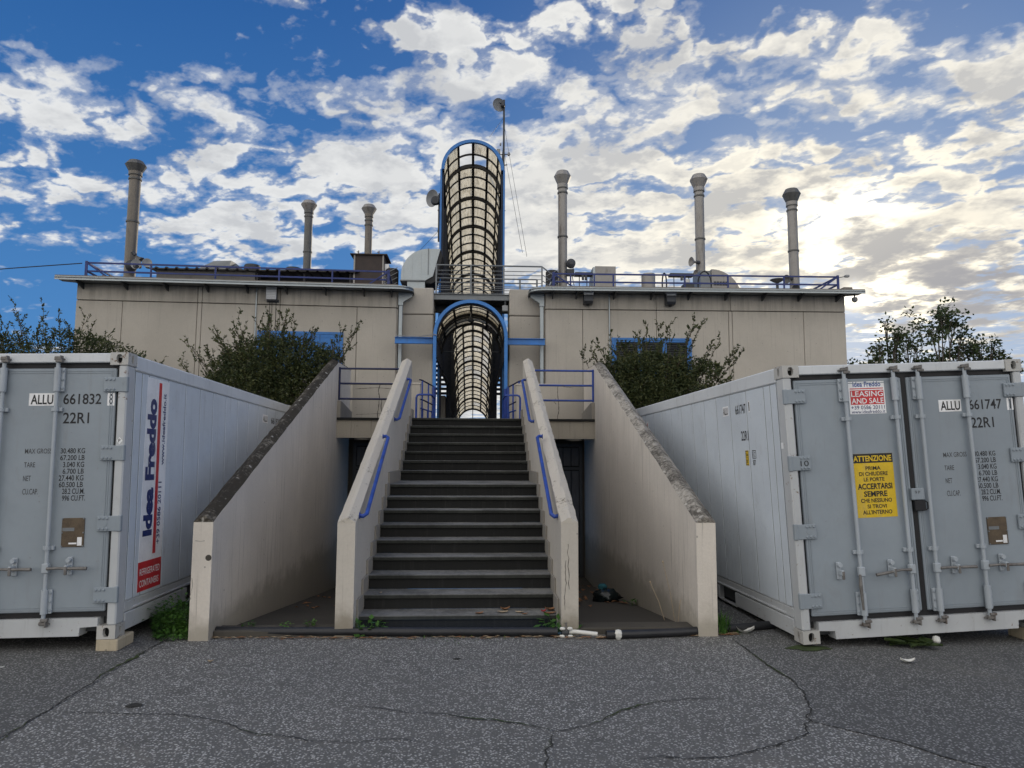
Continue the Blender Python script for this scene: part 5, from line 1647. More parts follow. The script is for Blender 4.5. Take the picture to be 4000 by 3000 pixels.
        if i == 0 and txt.get('loose'):
            MB().tube([(rx - .03, -.055, hz - .02), (rx - .035, -.06, hz - .12), (rx - .030, -.058, hz - .24), (rx - .028, -.06, hz - .34)], .013, 8, taper=[.9, 1.3, 1.0, .8]).build('handle', M['cam'], r_)
            cx = rx - .20
        else:
            L_ = .37
            MB().tube([(rx + side_ * .02, -.050, hz), (rx + side_ * .12, -.056, hz + .004), (rx + side_ * .20, -.060, hz - .008 if i == 1 else hz), (rx + side_ * L_, -.060, hz - .03 if i == 1 else hz - .002)], .0125, 8, taper=[1.1, .9, 1.0, 1.25]).build('handle', M['cam'], r_)
            cx = rx + side_ * .19
        ct = MB().cbox((cx - .022, -.004, hz - .065), (cx + .022, .0145, hz + .095), .005).cbox((cx - .014, -.075, hz - .022), (cx + .014, -.004, hz + .028), .006).lathe([(.020, -.035), (.024, -.02), (.020, 0)], (cx, -.005, hz + .07), 12, 'y')
        ct.build('handle_catch', M['rod_paint'], t)
        MB().cbox((cx - .010, -.078, hz - .055), (cx + .014, -.062, hz + .020), .004).build('catch_tongue', M['cam'], r_)
    # latch in the middle of the doors
    if txt.get('latch'):
        lt = MB().cbox((1.168, -.022, 1.268), (1.298, .0145, 1.378), .006).build('lock_box', M['door_paint'], t)
        MB().cbox((1.192, -.020, 1.165), (1.30, .0145, 1.264), .004).tube([(1.298, -.016, 1.255), (1.318, -.018, 1.24), (1.318, -.018, 1.185), (1.298, -.016, 1.170)], .006, 6).build('lock_plate', M['black'], lt)
        letters('chalk_number', '9 P', M['ink_worn'], lt, 1.200, 1.250, 1.325, 1.355, lambda u, v, dd: (u, -.0225 - dd, v))
    fr = lambda u, v, dd: (u, .0200 - dd, v)
    D = doors[1]
    # identification
    st = MB()
    strip(st, fr, 1.555, 1.784, 2.098, 2.213, 0, .0012)
    s1 = st.build('white_sticker', M['label_white'], t)
    letters('lettering', 'ALLU', M['ink'], s1, 1.572, 1.772, 2.110, 2.200, fr, .0012, .018)
    n_, c_ = txt['num'], txt['chk']
    letters('lettering', n_, M['ink'], D, 1.862, 2.203, 2.108, 2.207, fr, .0, .012)
    st = MB()
    strip(st, fr, 2.258, 2.322, 2.094, 2.212, 0, .0012)
    s2 = st.build('white_sticker', M['label_white'], t)
    letters('lettering', c_, M['ink'], s2, 2.274 if c_ == '8' else 2.284, 2.308 if c_ == '8' else 2.300, 2.106, 2.202, fr, .0012, .014)
    letters('lettering', '22R1', M['ink'], D, 1.868, 2.102, 1.932, 2.033, fr, 0, .012)
    for s_, xa, xb, za, zb in (('MAX GROSS', 1.549, 1.787, 1.658, 1.704), ('TARE', 1.548, 1.646, 1.534, 1.580), ('NET', 1.548, 1.614, 1.410, 1.458), ('CU.CAP.', 1.548, 1.684, 1.288, 1.340)):
        letters('lettering', s_, M['ink_worn'], D, xa, xb, za, zb, fr, 0, .004)
    for s_, xa, xb, za, zb in (('30.480 KG', 1.865, 2.082, 1.656, 1.704), ('67.200 LB', 1.865, 2.081, 1.594, 1.642), ('3.040 KG', 1.893, 2.080, 1.530, 1.580), ('6.700 LB', 1.893, 2.080, 1.470, 1.518),
                               ('27.440 KG', 1.862, 2.080, 1.408, 1.458), ('60.500 LB', 1.866, 2.078, 1.348, 1.398), ('28.2 CU.M.', 1.898, 2.096, 1.288, 1.338), ('996 CU.FT.', 1.900, 2.104, 1.226, 1.276)):
        letters('lettering', s_, M['ink'], D, xa, xb, za, zb, fr, 0, .010)
    # data plate
    dp = MB().cbox((1.917, .0105, .813), (2.116, .0195, 1.072), .003).build('data_plate', M['plate'], t)
    MB().box((1.925, .0085, .955), (2.03, .0104, .985)).build('plate_label', M['steel'], dp)
    MB().box((1.985, .0085, .838), (2.055, .0104, .852)).box((2.06, .0085, .825), (2.10, .0104, .90)).build('plate_label', M['label_white'], dp)
    for px in (1.924, 2.109):
        for pz in (.82, .94, 1.065):
            MB().lathe([(.008, 0), (.005, -.005)], (px, .010, pz), 8, 'y').build('rivet', M['steel'], dp)
    return t, doors


RP = (3.0351, 6.5873, .0324, .0260, -.0414, -.0092)
LP = (-3.1950, 6.7102, .1080, .0034, -.0164, -.0141)
cr, dr = container('white refrigerated container with a yellow warning notice on its closed doors', RP, 'left', {'num': '661747', 'chk': '1', 'ten': True, 'loose': True, 'latch': True})
cl, dl = container('white refrigerated container with a long red and blue banner on its side', LP, 'right', {'num': '661832', 'chk': '8'})

# notices on the second container's door
fr = lambda u, v, d: (u, .0200 - d, v)
s = strip(MB(), fr, .653, 1.017, 2.103, 2.423, 0, .0012).build('white_sticker', M['label_white'], cr)
letters('lettering', 'Idea Freddo', M['label_midblue'], s, .70, .98, 2.365, 2.414, fr, .0012, .02)
rb = strip(MB(), fr, .668, 1.005, 2.343, 2.352, .0013, .0018).build('red_line', M['label_red'], s)
rb = strip(MB(), fr, .668, 1.005, 2.193, 2.332, .0013, .0018).build('red_block', M['label_red'], s)
letters('lettering', 'LEASING', M['label_white'], rb, .676, .998, 2.270, 2.323, fr, .0018, .010)
letters('lettering', 'AND SALE', M['label_white'], rb, .676, .998, 2.202, 2.255, fr, .0018, .010)
letters('lettering', '+39 0586 20111', M['label_blue'], s, .668, 1.005, 2.147, 2.184, fr, .0012, .004)
letters('lettering', 'www.ideafreddo.it', M['label_blue'], s, .668, 1.005, 2.108, 2.141, fr, .0012, .004)
s = strip(MB(), fr, .626, 1.034, 1.120, 1.722, 0, .0012).build('yellow_notice', M['label_yellow'], cr)
k_ = strip(MB(), fr, .627, 1.033, 1.634, 1.7215, .0013, .0018).build('black_band', M['ink'], s)
letters('lettering', 'ATTENZIONE', M['label_yellow'], k_, .640, 1.020, 1.648, 1.704, fr, .0018, .030)
for tx, xa, xb, za, zb, bo in (('PRIMA', .755, .905, 1.566, 1.602, .02), ('DI CHIUDERE', .688, .972, 1.512, 1.550, .02), ('LE PORTE', .728, .934, 1.460, 1.496, .02), ('ACCERTARSI', .662, 1.006, 1.384, 1.440, .03),
                               ('SEMPRE', .718, .950, 1.314, 1.368, .03), ('CHE NESSUNO', .682, .990, 1.260, 1.298, .02), ('SI TROVI', .742, .932, 1.206, 1.242, .02), ("ALL'INTERNO", .692, .982, 1.150, 1.190, .02)):
    letters('lettering', tx, M['ink'], s, xa, xb, za, zb, fr, .0012, bo)

# marks on the second container's long side (reads away from its door end)
fs = lambda u, v, d: (.012 - d, -u, v)          # u runs towards the doors
for tx, a, b, z0, z1, st, bo in (('ALLU', 1.595, 1.452, 2.215, 2.298, True, .016), ('661747', 1.235, .945, 2.198, 2.303, False, .012), ('1', .864, .846, 2.216, 2.312, True, .012), ('22R1', 1.118, .924, 1.905, 2.010, False, .012)):
    par = cr
    if st:
        par = strip(MB(), fs, -a - .012, -b + .012, z0 - .014, z1 + .016, 0, .0012).build('white_sticker', M['label_white'], cr)
    letters('side_lettering', tx, M['ink'], par, -a, -b, z0, z1, fs, .0012 if st else 0, bo)
y_ = strip(MB(), fs, -1.038, -.954, 1.634, 1.796, 0, .0012).build('height_sticker', M['label_yellow'], cr)
mb = MB()
for (a, b, c, d) in ((-1.036, -.956, 1.785, 1.793), (-1.036, -.956, 1.637, 1.645), (-1.036, -1.028, 1.645, 1.785), (-.964, -.956, 1.645, 1.785), (-1.02, -.972, 1.714, 1.720)):
    strip(mb, fs, a, b, c, d, .0013, .0018)
mb.build('black_border', M['ink'], y_)
letters('side_lettering', '2.6m', M['ink'], y_, -1.022, -.972, 1.735, 1.768, fs, .0012, .01)
letters('side_lettering', "8'6\"", M['ink'], y_, -1.018, -.974, 1.66, 1.70, fs, .0012, .01)
mb = MB()
for (a, b, c, d) in ((-.860, -.766, 1.788, 1.796), (-.860, -.766, 1.708, 1.716), (-.860, -.852, 1.716, 1.788), (-.774, -.766, 1.716, 1.788), (-.826, -.820, 1.716, 1.788)):
    strip(mb, fs, a, b, c, d, .0, .0006)
q = mb.build('class_mark', M['ink'], cr)
letters('side_lettering', 'i', M['ink'], q, -.846, -.838, 1.728, 1.776, fs, 0, .01)
letters('side_lettering', 'C', M['ink'], q, -.810, -.784, 1.726, 1.778, fs, 0, .01)
letters('side_lettering', '87', M['ink'], cr, -.850, -.782, 1.636, 1.694, fs, 0, .02)
fp = lambda u, v, d: (.004 - d, -u, v)
strip(MB(), fp, -.15, -.105, 1.800, 1.858, 0, .0012).build('white_tag', M['label_white'], cr)
# warning sticker far along the side
w_ = strip(MB(), fs, -5.0, -4.86, 2.19, 2.33, 0, .0012).build('white_sticker', M['label_white'], cr)
strip(MB(), fs, -4.95, -4.92, 2.22, 2.30, .0013, .0018).build('red_mark', M['label_red'], w_)

# the long banner on the first container's side: text climbs the wall
fb = lambda u, v, d: (CW - .012 + d, -v, u)     # u runs up, v runs back towards the doors
b_ = strip(MB(), fb, .335, 2.415, -.915, -.408, 0, .0014).build('banner', M['label_white'], cl)
for i_, v in enumerate(b_.data.vertices):       # the banner hangs slightly askew
    v.co.y += (v.co.z - .335) * .018
letters('banner_lettering', 'Idea Freddo', M['label_blue'], b_, .850, 2.21, -.672, -.468, fb, .0016, .055)
strip(MB(), fb, .665, 2.385, -.770, -.705, .0015, .0022).build('red_bar', M['label_red'], b_)
letters('banner_lettering', 'www.ideafreddo.it', M['label_blue'], b_, 1.545, 2.285, -.880, -.812, fb, .0016, .02)
letters('banner_lettering', '+39 0586 20111', M['label_blue'], b_, .750, 1.375, -.850, -.775, fb, .0016, .016)
rb = strip(MB(), lambda u, v, d: (CW - .012 + d, u, v), .409, .915, .330, .610, .0015, .0022).build('red_block', M['label_red'], b_)
fl = lambda u, v, d: (CW - .012 + d, u, v)
letters('banner_lettering', 'REFRIGERATED', M['label_white'], rb, .445, .880, .480, .545, fl, .0022, .006)
letters('banner_lettering', 'CONTAINERS', M['label_white'], rb, .445, .865, .370, .435, fl, .0022, .006)
par = strip(MB(), fl, 4.335, 4.61, 2.198, 2.322, 0, .0012).build('white_sticker', M['label_white'], cl)
letters('side_lettering', 'ALLU', M['ink'], par, 4.36, 4.585, 2.214, 2.305, fl, .0012, .016)
letters('side_lettering', '661832', M['ink'], cl, 4.80, 5.33, 2.205, 2.305, fl, 0, .012)
dm = MB()
fdp = lambda u, v, d: (u, .006 - d, v)
dm.add([fdp(CW - .047, 1.735, .001), fdp(CW - .020, 1.768, .001), fdp(CW - .047, 1.801, .001), fdp(CW - .074, 1.768, .001)], [(0, 1, 2, 3)])
dmo = dm.build('white_diamond', M['label_white'], cl)
letters('lettering', 'P', M['ink'], dmo, CW - .056, CW - .038, 1.753, 1.785, fdp, .0012, .01)
# part of a red notice at the picture edge on the first container's other door
s = strip(MB(), fr, .98, 1.160, 1.50, 1.60, 0, .0012).build('red_notice', M['label_red'], cl)

# block under the first container's corner
t = tag(MB().cbox((-3.36, 6.71, 0), (-3.17, 7.02, .104), .008).build('support_block', M['wood_block']), 'pale wooden block propping up the container corner', 'block')
tag(MB().cbox((5.30, 6.65, 0), (5.60, 7.0, .118), .01).build('support_block', M['wood_block']), 'pale block propping the far corner of the container with the yellow notice', 'block')

# ------------------------------------------------------------------ plants
def leaf_cloud(name, mat, parent, spots, size, ratio=.45):
    """many small folded leaves; spots: (position, direction)"""
    vs, fs = [], []
    for (p, d) in spots:
        d = d.normalized()
        a = d.cross(Vector((rng.uniform(-1, 1), rng.uniform(-1, 1), rng.uniform(-1, 1))))
        if a.length < 1e-4:
            continue
        a.normalize()
        L = size * rng.uniform(.65, 1.35)
        w = L * ratio * .5
        nrm = d.cross(a)
        m_ = p + d * L * .5 + nrm * L * .06
        o = len(vs)
        vs += [p, m_ + a * w, p + d * L, m_ - a * w]
        fs += [(o, o + 1, o + 2), (o, o + 2, o + 3)]
    me = bpy.data.meshes.new(name)
    me.from_pydata(vs, [], fs)
    me.materials.append(mat)
    o = place(name, me, parent)
    o['kind'] = 'stuff'
    return o


def bush(label, base, targets, core, leaf, size, mat, seed, sprigs=6, dens=1.0, keep_out=None):
    """targets: shoot tips (dx, dy, dz); core: ellipsoids (cx, cy, cz, rx, ry, rz, leaves)"""
    global rng
    keep = rng
    rng = random.Random(seed)
    t = thing('evergreen_bush', label, 'bush', base, group='evergreen bushes behind the containers')
    br_ = MB()
    spots = []
    for tip in targets:
        tip = Vector(tip)
        root = Vector((tip.x * .35 + rng.uniform(-.2, .2), tip.y * .3 + rng.uniform(-.15, .15), -.05))
        mid = root.lerp(tip, .55) + Vector((rng.uniform(-.12, .12), rng.uniform(-.1, .1), .14))
        pts = []
        for k in range(11):
            s = k / 10
            pts.append(root * (1 - s) ** 2 + mid * 2 * s * (1 - s) + tip * s * s + Vector((rng.uniform(-.012, .012),) * 3))
        br_.tube(pts, .010, 4, taper=[1.6 - 1.3 * k / 10 for k in range(11)])
        for k in range(3, 10):
            a, b = pts[k], pts[k + 1]
            d = (b - a).normalized()
            n = int((5 + rng.random() * 4) * dens)
            for j in range(n):
                p = a.lerp(b, rng.random())
                spots.append((p, d * .6 + Vector((rng.uniform(-1, 1), rng.uniform(-1, 1), rng.uniform(-.4, 1)))))
            # side sprigs
            if k >= 4 and rng.random() < .85:
                for _ in range(rng.choice((1, 1, 2))):
                    sd_ = (d + Vector((rng.uniform(-1.2, 1.2), rng.uniform(-1.2, 1.2), rng.uniform(-.3, .8)))).normalized()
                    L = rng.uniform(.14, .36) * (1.15 - .06 * k)
                    q = [b + sd_ * L * s + Vector((0, 0, .06 * s * s)) for s in (0, .35, .7, 1.0)]
                    br_.tube(q, .0045, 3, taper=[1.2, 1, .8, .5])
                    for j in range(int(sprigs * dens * rng.uniform(1.6, 2.8))):
                        s = rng.uniform(.15, 1.0)
                        p = q[0].lerp(q[-1], s)
                        spots.append((p, sd_ * .7 + Vector((rng.uniform(-1, 1), rng.uniform(-1, 1), rng.uniform(-.5, 1)))))
        for j in range(6):
            spots.append((pts[-1] + Vector((rng.uniform(-.01, .01), rng.uniform(-.01, .01), rng.uniform(-.06, .0))), (pts[-1] - pts[-2]).normalized() * .8 + Vector((rng.uniform(-.8, .8), rng.uniform(-.8, .8), rng.uniform(-.2, .6)))))
    for (cx, cy, cz, rx, ry, rz, n) in core:
        clumps = [(rng.gauss(0, .55), rng.gauss(0, .55), rng.gauss(.05, .55)) for _ in range(max(6, n // 90))]
        for k in range(n):
            c = rng.choice(clumps)
            u, v, w = (c[0] + rng.gauss(0, .2), c[1] + rng.gauss(0, .2), c[2] + rng.gauss(0, .2))
            l = math.sqrt(u * u + v * v + w * w)
            if l > 1.0:
                u, v, w = u / l * rng.uniform(.8, 1.0), v / l * rng.uniform(.8, 1.0), w / l * rng.uniform(.8, 1.0)
            spots.append((Vector((cx + u * rx, cy + v * ry, cz + w * rz)), Vector((u * .8 + rng.uniform(-1, 1), v * .8 + rng.uniform(-1, 1), rng.uniform(-.5, 1.2)))))
    if keep_out:
        spots = [s for s in spots if not keep_out(base[0] + s[0].x, base[2] + s[0].z)]
    b_ = br_.build('branches', M['twig'], t)
    b_['kind'] = 'stuff'
    half = [s for s in spots if rng.random() < .6]
    other = [s for s in spots if rng.random() < .45]
    leaf_cloud('foliage', mat[0], t, half, size)
    leaf_cloud('foliage', mat[1], t, other, size)
    rng = keep
    return t


R2 = random.Random(3)
# beside and above the first container's roof
tg = [(-1.7 + .135 * k + R2.uniform(-.05, .05), R2.uniform(-.35, .35), h) for k, h in enumerate((1.7, 1.95, 1.8, 2.15, 2.0, 2.45, 2.05, 1.85, 2.42, 2.1, 1.95, 2.2, 1.8, 1.95, 2.3, 2.05, 1.75, 1.85, 1.55, 1.65, 1.35, 1.5, 1.15, 1.3, 1.05))]
tg += [(-1.9, 0, 1.6), (-2.2, .1, 1.9), (-2.0, .1, 2.1), (1.95, -.3, 1.2), (1.6, -.2, 1.4)]
bush('dark leggy evergreen bush poking above the roof of the container with the banner', (-8.05, 14.2, 2.2), tg,
     [(-.3, 0, 1.25, 1.9, .5, .75, 15000), (.6, -.1, 1.0, 1.0, .5, .6, 5500), (-1.6, 0, 1.25, .8, .5, .75, 5000)], None, .056, (M['leaf_dark'], M['leaf_olive']), 11)
tg = []
for k in range(34):
    a = -1.0 + 2.0 * k / 33
    r_ = 1.25 + R2.uniform(-.15, .15)
    tg.append((a * 1.45 + R2.uniform(-.1, .1), R2.uniform(-.5, .35), 1.35 + (1 - a * a) * .85 + R2.uniform(-.28, .25)))
tg += [(-1.75, -.2, 1.35), (-1.65, -.1, 1.75), (-1.2, 0, 1.95), (-1.9, -.2, 1.15), (1.65, -.2, 2.25), (1.55, -.2, 2.1), (1.3, -.3, 1.95), (-.2, .1, 2.42), (.1, 0, 2.35), (-.9, 0, 2.1), (.7, .1, 2.05), (-1.55, 0, 1.5), (1.45, -.3, 1.75)]
bush('rounded dense bush before the blue shutter, crowded between banner container and lichen wall', (-3.90, 14.05, 2.1), tg,
     [(.05, -.05, 1.05, 1.40, .62, .95, 19000), (.0, -.1, 1.45, 1.1, .5, .55, 7500), (.5, -.3, .8, 1.0, .4, .6, 6500), (-.5, -.2, .8, .9, .4, .6, 5200)], None, .058, (M['leaf_dark'], M['leaf_olive']), 12, keep_out=lambda x, z: x > -2.72 and z < 3.55)
tg = []
for k in range(30):
    a = -1.0 + 2.0 * k / 29
    tg.append((a * 1.15 + R2.uniform(-.1, .1), R2.uniform(-.5, .35), 1.25 + (1 - a * a) * .55 + R2.uniform(-.25, .3)))
tg += [(.25, 0, 2.2), (.45, 0, 2.28), (.0, 0, 2.22), (1.0, .1, 2.35), (1.12, .1, 2.28), (.85, 0, 2.1), (-1.0, -.1, 1.85), (-1.15, -.1, 1.75), (-1.3, -.1, 1.6), (1.75, -.1, 1.75), (1.85, -.1, 1.68), (1.55, -.1, 1.5), (1.65, -.1, 1.25), (1.3, 0, 1.9), (1.45, -.1, 1.95), (1.35, -.2, 1.35), (1.55, -.15, 1.1), (-.75, 0, 2.0), (1.2, 0, 1.6)]
bush('rounded dense bush before the blue louvre windows, crowded against the mottled wall', (3.45, 14.05, 2.1), tg,
     [(-.05, -.05, .85, 1.15, .6, .85, 17000), (-.1, -.1, 1.25, 1.0, .5, .5, 6500), (.4, -.3, .6, 1.0, .4, .6, 6000), (.95, -.1, 1.2, .6, .45, .45, 2600)], None, .060, (M['leaf_dark'], M['leaf_olive']), 13, sprigs=9, keep_out=lambda x, z: x < 2.43 and z < 3.55)
# thin sprays at the outer end of the louvred hall
tg = [(-.15, 0, 1.05), (-.3, 0, .85), (.0, 0, .95), (.1, 0, 1.25), (.35, 0, 2.05), (.30, .1, 1.8), (.7, 0, 1.6), (.55, 0, 1.3), (.9, 0, 1.2), (1.1, .1, 1.35), (1.3, .1, 1.2), (.45, 0, 1.1)]
bush('thin straggling sprays at the outer corner of the louvred hall', (8.55, 15.1, 2.2), tg, [(.9, .1, .8, .5, .3, .35, 500)], None, .05, (M['leaf_dark'], M['leaf_olive']), 14, sprigs=4)


def small_tree(label, base, trunks, clumps, n_leaf, size, seed):
    global rng
    keep = rng
    rng = random.Random(seed)
    t = thing('shrubby_tree', label, 'tree', base, group='shrubby trees beyond the halls')
    mb = MB()
    spots = []
    for (tx, ty, tz, cl_) in trunks:
        p0, p1 = Vector((tx * .35, ty * .35, 0)), Vector((tx, ty, tz))
        pts = [p0.lerp(p1, k / 7) + Vector((rng.uniform(-.06, .06), rng.uniform(-.06, .06), 0)) * (k > 0) for k in range(8)]
        mb.tube(pts, .05, 6, taper=[1.3 - 1.0 * k / 7 for k in range(8)])
        for c in cl_:
            cx, cy, cz, r_ = clumps[c]
            q0 = pts[rng.randint(4, 6)]
            q1 = Vector((cx, cy, cz))
            mid = q0.lerp(q1, .5) + Vector((rng.uniform(-.1, .1), 0, .08))
            mb.tube([q0, mid, q1], .022, 5, taper=[1.2, .9, .5])
            for _ in range(7):
                e = q1 + Vector((rng.gauss(0, .6) * r_, rng.gauss(0, .6) * r_, rng.gauss(0, .5) * r_))
                mb.tube([mid.lerp(q1, rng.random()), q1.lerp(e, .5) + Vector((0, 0, .03)), e], .009, 4, taper=[1, .8, .5])
                for _ in range(int(n_leaf * r_ * r_ / 7)):
                    s = rng.random() ** .6
                    p = q1.lerp(e, s) + Vector((rng.gauss(0, .10), rng.gauss(0, .10), rng.gauss(0, .10)))
                    spots.append((p, Vector((rng.uniform(-1, 1), rng.uniform(-1, 1), rng.uniform(-.8, .8)))))
    mb.build('trunk', M['bark'], t)
    leaf_cloud('crown', M['leaf_tree'], t, [s for s in spots if rng.random() < .5], size, .6)
    leaf_cloud('crown', M['leaf_dark'], t, [s for s in spots if rng.random() < .5], size, .6)
    rng = keep
    return t


def clump_fan(pts):
    return [(x, y, z, r) for x, y, z, r in pts]


cl_ = clump_fan([(-1.35, 0, 4.5, .42), (-1.0, .2, 4.95, .36), (-.75, -.2, 5.35, .30), (-.3, 0, 5.25, .42), (.1, .2, 5.05, .36), (.45, 0, 5.55, .45), (.75, -.1, 5.95, .42), (.95, .2, 6.15, .26), (1.15, 0, 5.7, .42), (1.5, .1, 5.45, .38), (-.6, 0, 4.7, .42), (-.1, -.2, 4.4, .5), (-1.6, 0, 4.0, .45), (.6, .2, 4.55, .45), (.2, 0, 3.9, .6), (-.8, .1, 3.9, .6), (1.1, 0, 4.0, .5), (-.85, .1, 5.75, .18)])
small_tree('taller leafy shrub tree behind the notice container, crown broken by gaps of sky', (13.05, 20.2, 0), [(-.9, 0, 4.2, [0, 1, 2, 10, 12, 15, 17]), (-.1, .1, 4.3, [3, 4, 11, 14]), (.7, 0, 4.6, [5, 6, 7, 13]), (1.1, 0, 4.4, [8, 9, 16])], cl_, 1700, .105, 21)
cl_ = clump_fan([(-.9, 0, 4.7, .40), (-.5, .1, 5.0, .35), (-.1, 0, 5.05, .38), (.35, .1, 5.2, .36), (.7, 0, 5.25, .26), (.8, 0, 4.85, .36), (1.2, .1, 4.65, .33), (-.6, 0, 4.4, .5), (.1, 0, 4.5, .55), (.7, 0, 4.4, .5), (1.45, 0, 4.5, .25), (0, 0, 3.9, .7)])
small_tree('lower rounded shrub tree farther along behind the notice container', (15.0, 20.6, -.1), [(-.5, 0, 4.0, [0, 1, 7]), (.0, .1, 4.2, [2, 8, 11]), (.5, 0, 4.2, [3, 4, 9]), (.9, 0, 4.0, [5, 6, 10])], cl_, 1800, .105, 22)


def weed(label, x, y, n, r, h, leaf, grp=None, mat='weed', z=0.004, grassy=False, name='weed_clump', cat='weeds'):
    vs, fs = [], []
    for k in range(n):
        a = rng.uniform(0, 2 * pi)
        rr = r * math.sqrt(rng.random())
        p = Vector((x + rr * cos(a), y + rr * .7 * sin(a), z))
        hh = h * rng.uniform(.35, 1.0) * (1.15 - rr / r * .6)
        d = Vector((cos(a) * .5 + rng.uniform(-.5, .5), sin(a) * .5 + rng.uniform(-.5, .5), 0))
        if grassy:
            s = Vector((-d.y, d.x, 0)).normalized() * leaf * .035
            tip = p + d * hh * .5 + Vector((0, 0, hh))
            mid = p + d * hh * .18 + Vector((0, 0, hh * .6))
            o = len(vs)
            vs += [p - s, p + s, mid + s * .8, mid - s * .8, tip]
            fs += [(o, o + 1, o + 2, o + 3), (o + 3, o + 2, o + 4)]
        else:
            top = p + d * hh * .5 + Vector((0, 0, hh))
            dd = Vector((d.x, d.y, rng.uniform(-.35, .35))).normalized()
            s = dd.cross(Vector((0, 0, 1))).normalized() * leaf * rng.uniform(.28, .42)
            L = leaf * rng.uniform(.7, 1.2)
            o = len(vs)
            vs += [top, top + dd * L * .5 + s, top + dd * L, top + dd * L * .5 - s, p, p + s * .12, top + s * .1]
            fs += [(o, o + 1, o + 2), (o, o + 2, o + 3), (o + 4, o + 5, o + 6, o)]
    ob = MB().add(vs, fs).build(name, M[mat])
    return tag(ob, label, cat, grp)


G = 'weeds along the wall foot'
weed('bushy lime green weed clump filling the corner between banner container and lichen wall', -2.90, 7.42, 900, .26, .34, .045, G)
weed('low green weed mat spilling onto the asphalt in front of the lichen wall corner', -2.86, 7.16, 260, .17, .08, .04, G)
weed('broad leaved green weed at the foot of the buff stair parapet', -1.02, 7.27, 75, .20, .12, .075, G)
weed('upright broad leaved weed at the foot of the cracked parapet', .80, 7.24, 26, .10, .18, .085, G)
weed('low spreading weed beside the white pipe joint', .93, 7.22, 30, .11, .11, .09, G)
weed('tuft of tall green grass at the foot of the mottled wall', 2.46, 7.16, 160, .09, .30, .16, G, grassy=True, name='grass_tuft', cat='grass')
weed('small seedlings on the kerb, first from the lichen wall', -2.22, 7.34, 24, .06, .05, .035, G, z=.066)
weed('small seedlings on the kerb, midway between lichen wall and parapet', -1.85, 7.30, 20, .05, .06, .035, G, z=.066)
weed('small seedlings on the kerb, nearest the buff parapet', -1.60, 7.31, 24, .04, .07, .035, G, z=.066)
weed('low grassy weeds on the asphalt before the mottled wall', 2.66, 7.12, 30, .10, .06, .05, G, grassy=True, name='grass_tuft', cat='grass')
weed('thin green moss line of tiny plants along the first step', -.15, 7.30, 160, .65, .025, .02, G)
# dry stalks by the mottled wall
t = thing('dry_stalks', 'thin dry flower stalks standing against the mottled wall', 'dry plant', (2.15, 7.7, 0))
mb = MB()
for (dx, dy, h, l) in ((0, 0, .62, -.12), (.06, .1, .55, .04), (-.1, .05, .40, -.15), (.02, -.05, .35, .05)):
    mb.tube([(dx, dy, 0), (dx + l * .4, dy, h * .5), (dx + l, dy, h)], .0035, 4)
    mb.lathe([(.001, -.015), (.010, 0), (.002, .018)], (dx + l, dy, h), 6)
mb.build('stalk', M['dry_pale'], t)

# ------------------------------------------------------------------ hose along the wall foot
t = thing('black_pipe', 'long black plastic pipe lying along the stair foot up to the white joint', 'pipe', (-.9, 7.15, 0))
MB().tube([(-1.86, .19, .045), (-1.6, .10, .045), (-1.2, .055, .045), (-.2, .02, .046), (.5, -.01, .045), (1.2, -.03, .045), (1.72, -.05, .045)], .042, 12).build('pipe_body', M['pipe'], t, smooth=True)
t = thing('black_pipe', 'black plastic pipe lying before the mottled wall toward the notice container', 'pipe', (1.7, 7.05, 0))
MB().tube([(-.42, -.06, .040), (-.1, -.04, .041), (.3, .0, .044), (.75, .10, .045), (1.3, .26, .043), (1.9, .5, .042)], .040, 12).build('pipe_body', M['pipe'], t, smooth=True)
t = thing('pipe_joint', 'white pipe clamp with wing screws joining the black pipes', 'pipe joint', (.90, 7.09, 0))
MB().tube([(.0, 0, .045), (.09, -.01, .05), (.18, -.035, .045), (.30, -.075, .040)], .020, 10).build('white_hose', M['plastic_white'], t, smooth=True)
MB().lathe([(.034, -.04), (.044, -.02), (.044, .02), (.034, .03)], (0, 0, .045), 14, 'x').build('coupling', M['steel_dark'], t)
for (dx, dz, s) in ((-.045, .085, -1), (.045, .085, 1), (-.05, .012, -1), (.05, .012, 1)):
    MB().cbox((dx * .8 - .026, -.05, dz - .014), (dx * .8 + .026, -.02, dz + .014), .009).build('clamp_wing', M['plastic_white'], t)
MB().tube([(0, -.03, .01), (0, -.03, .14)], .010, 8).build('clamp_screw', M['cam'], t)


def fallen(label, x, y, z, L, mat, grp=None, name='fallen_leaf', cat='leaf', curl=.3, rz=None):
    a = rng.uniform(0, 2 * pi) if rz is None else rz
    vs, fs = [], []
    n = 6
    for k in range(n + 1):
        s = k / n
        w = L * .30 * math.sin(pi * min(.97, s + .02)) ** .8
        h = curl * L * (s - .5) ** 2
        for q in (-1, 0, 1):
            lx, ly = (s - .5) * L, q * w
            vs.append((x + lx * cos(a) - ly * sin(a), y + lx * sin(a) + ly * cos(a), z + .004 + h + abs(q) * curl * L * .18 + rng.uniform(0, .002)))
    for k in range(n):
        for q in range(2):
            fs.append((k * 3 + q, k * 3 + q + 1, k * 3 + q + 4, k * 3 + q + 3))
    return tag(MB().add(vs, fs).build(name, M[mat]), label, cat, grp)


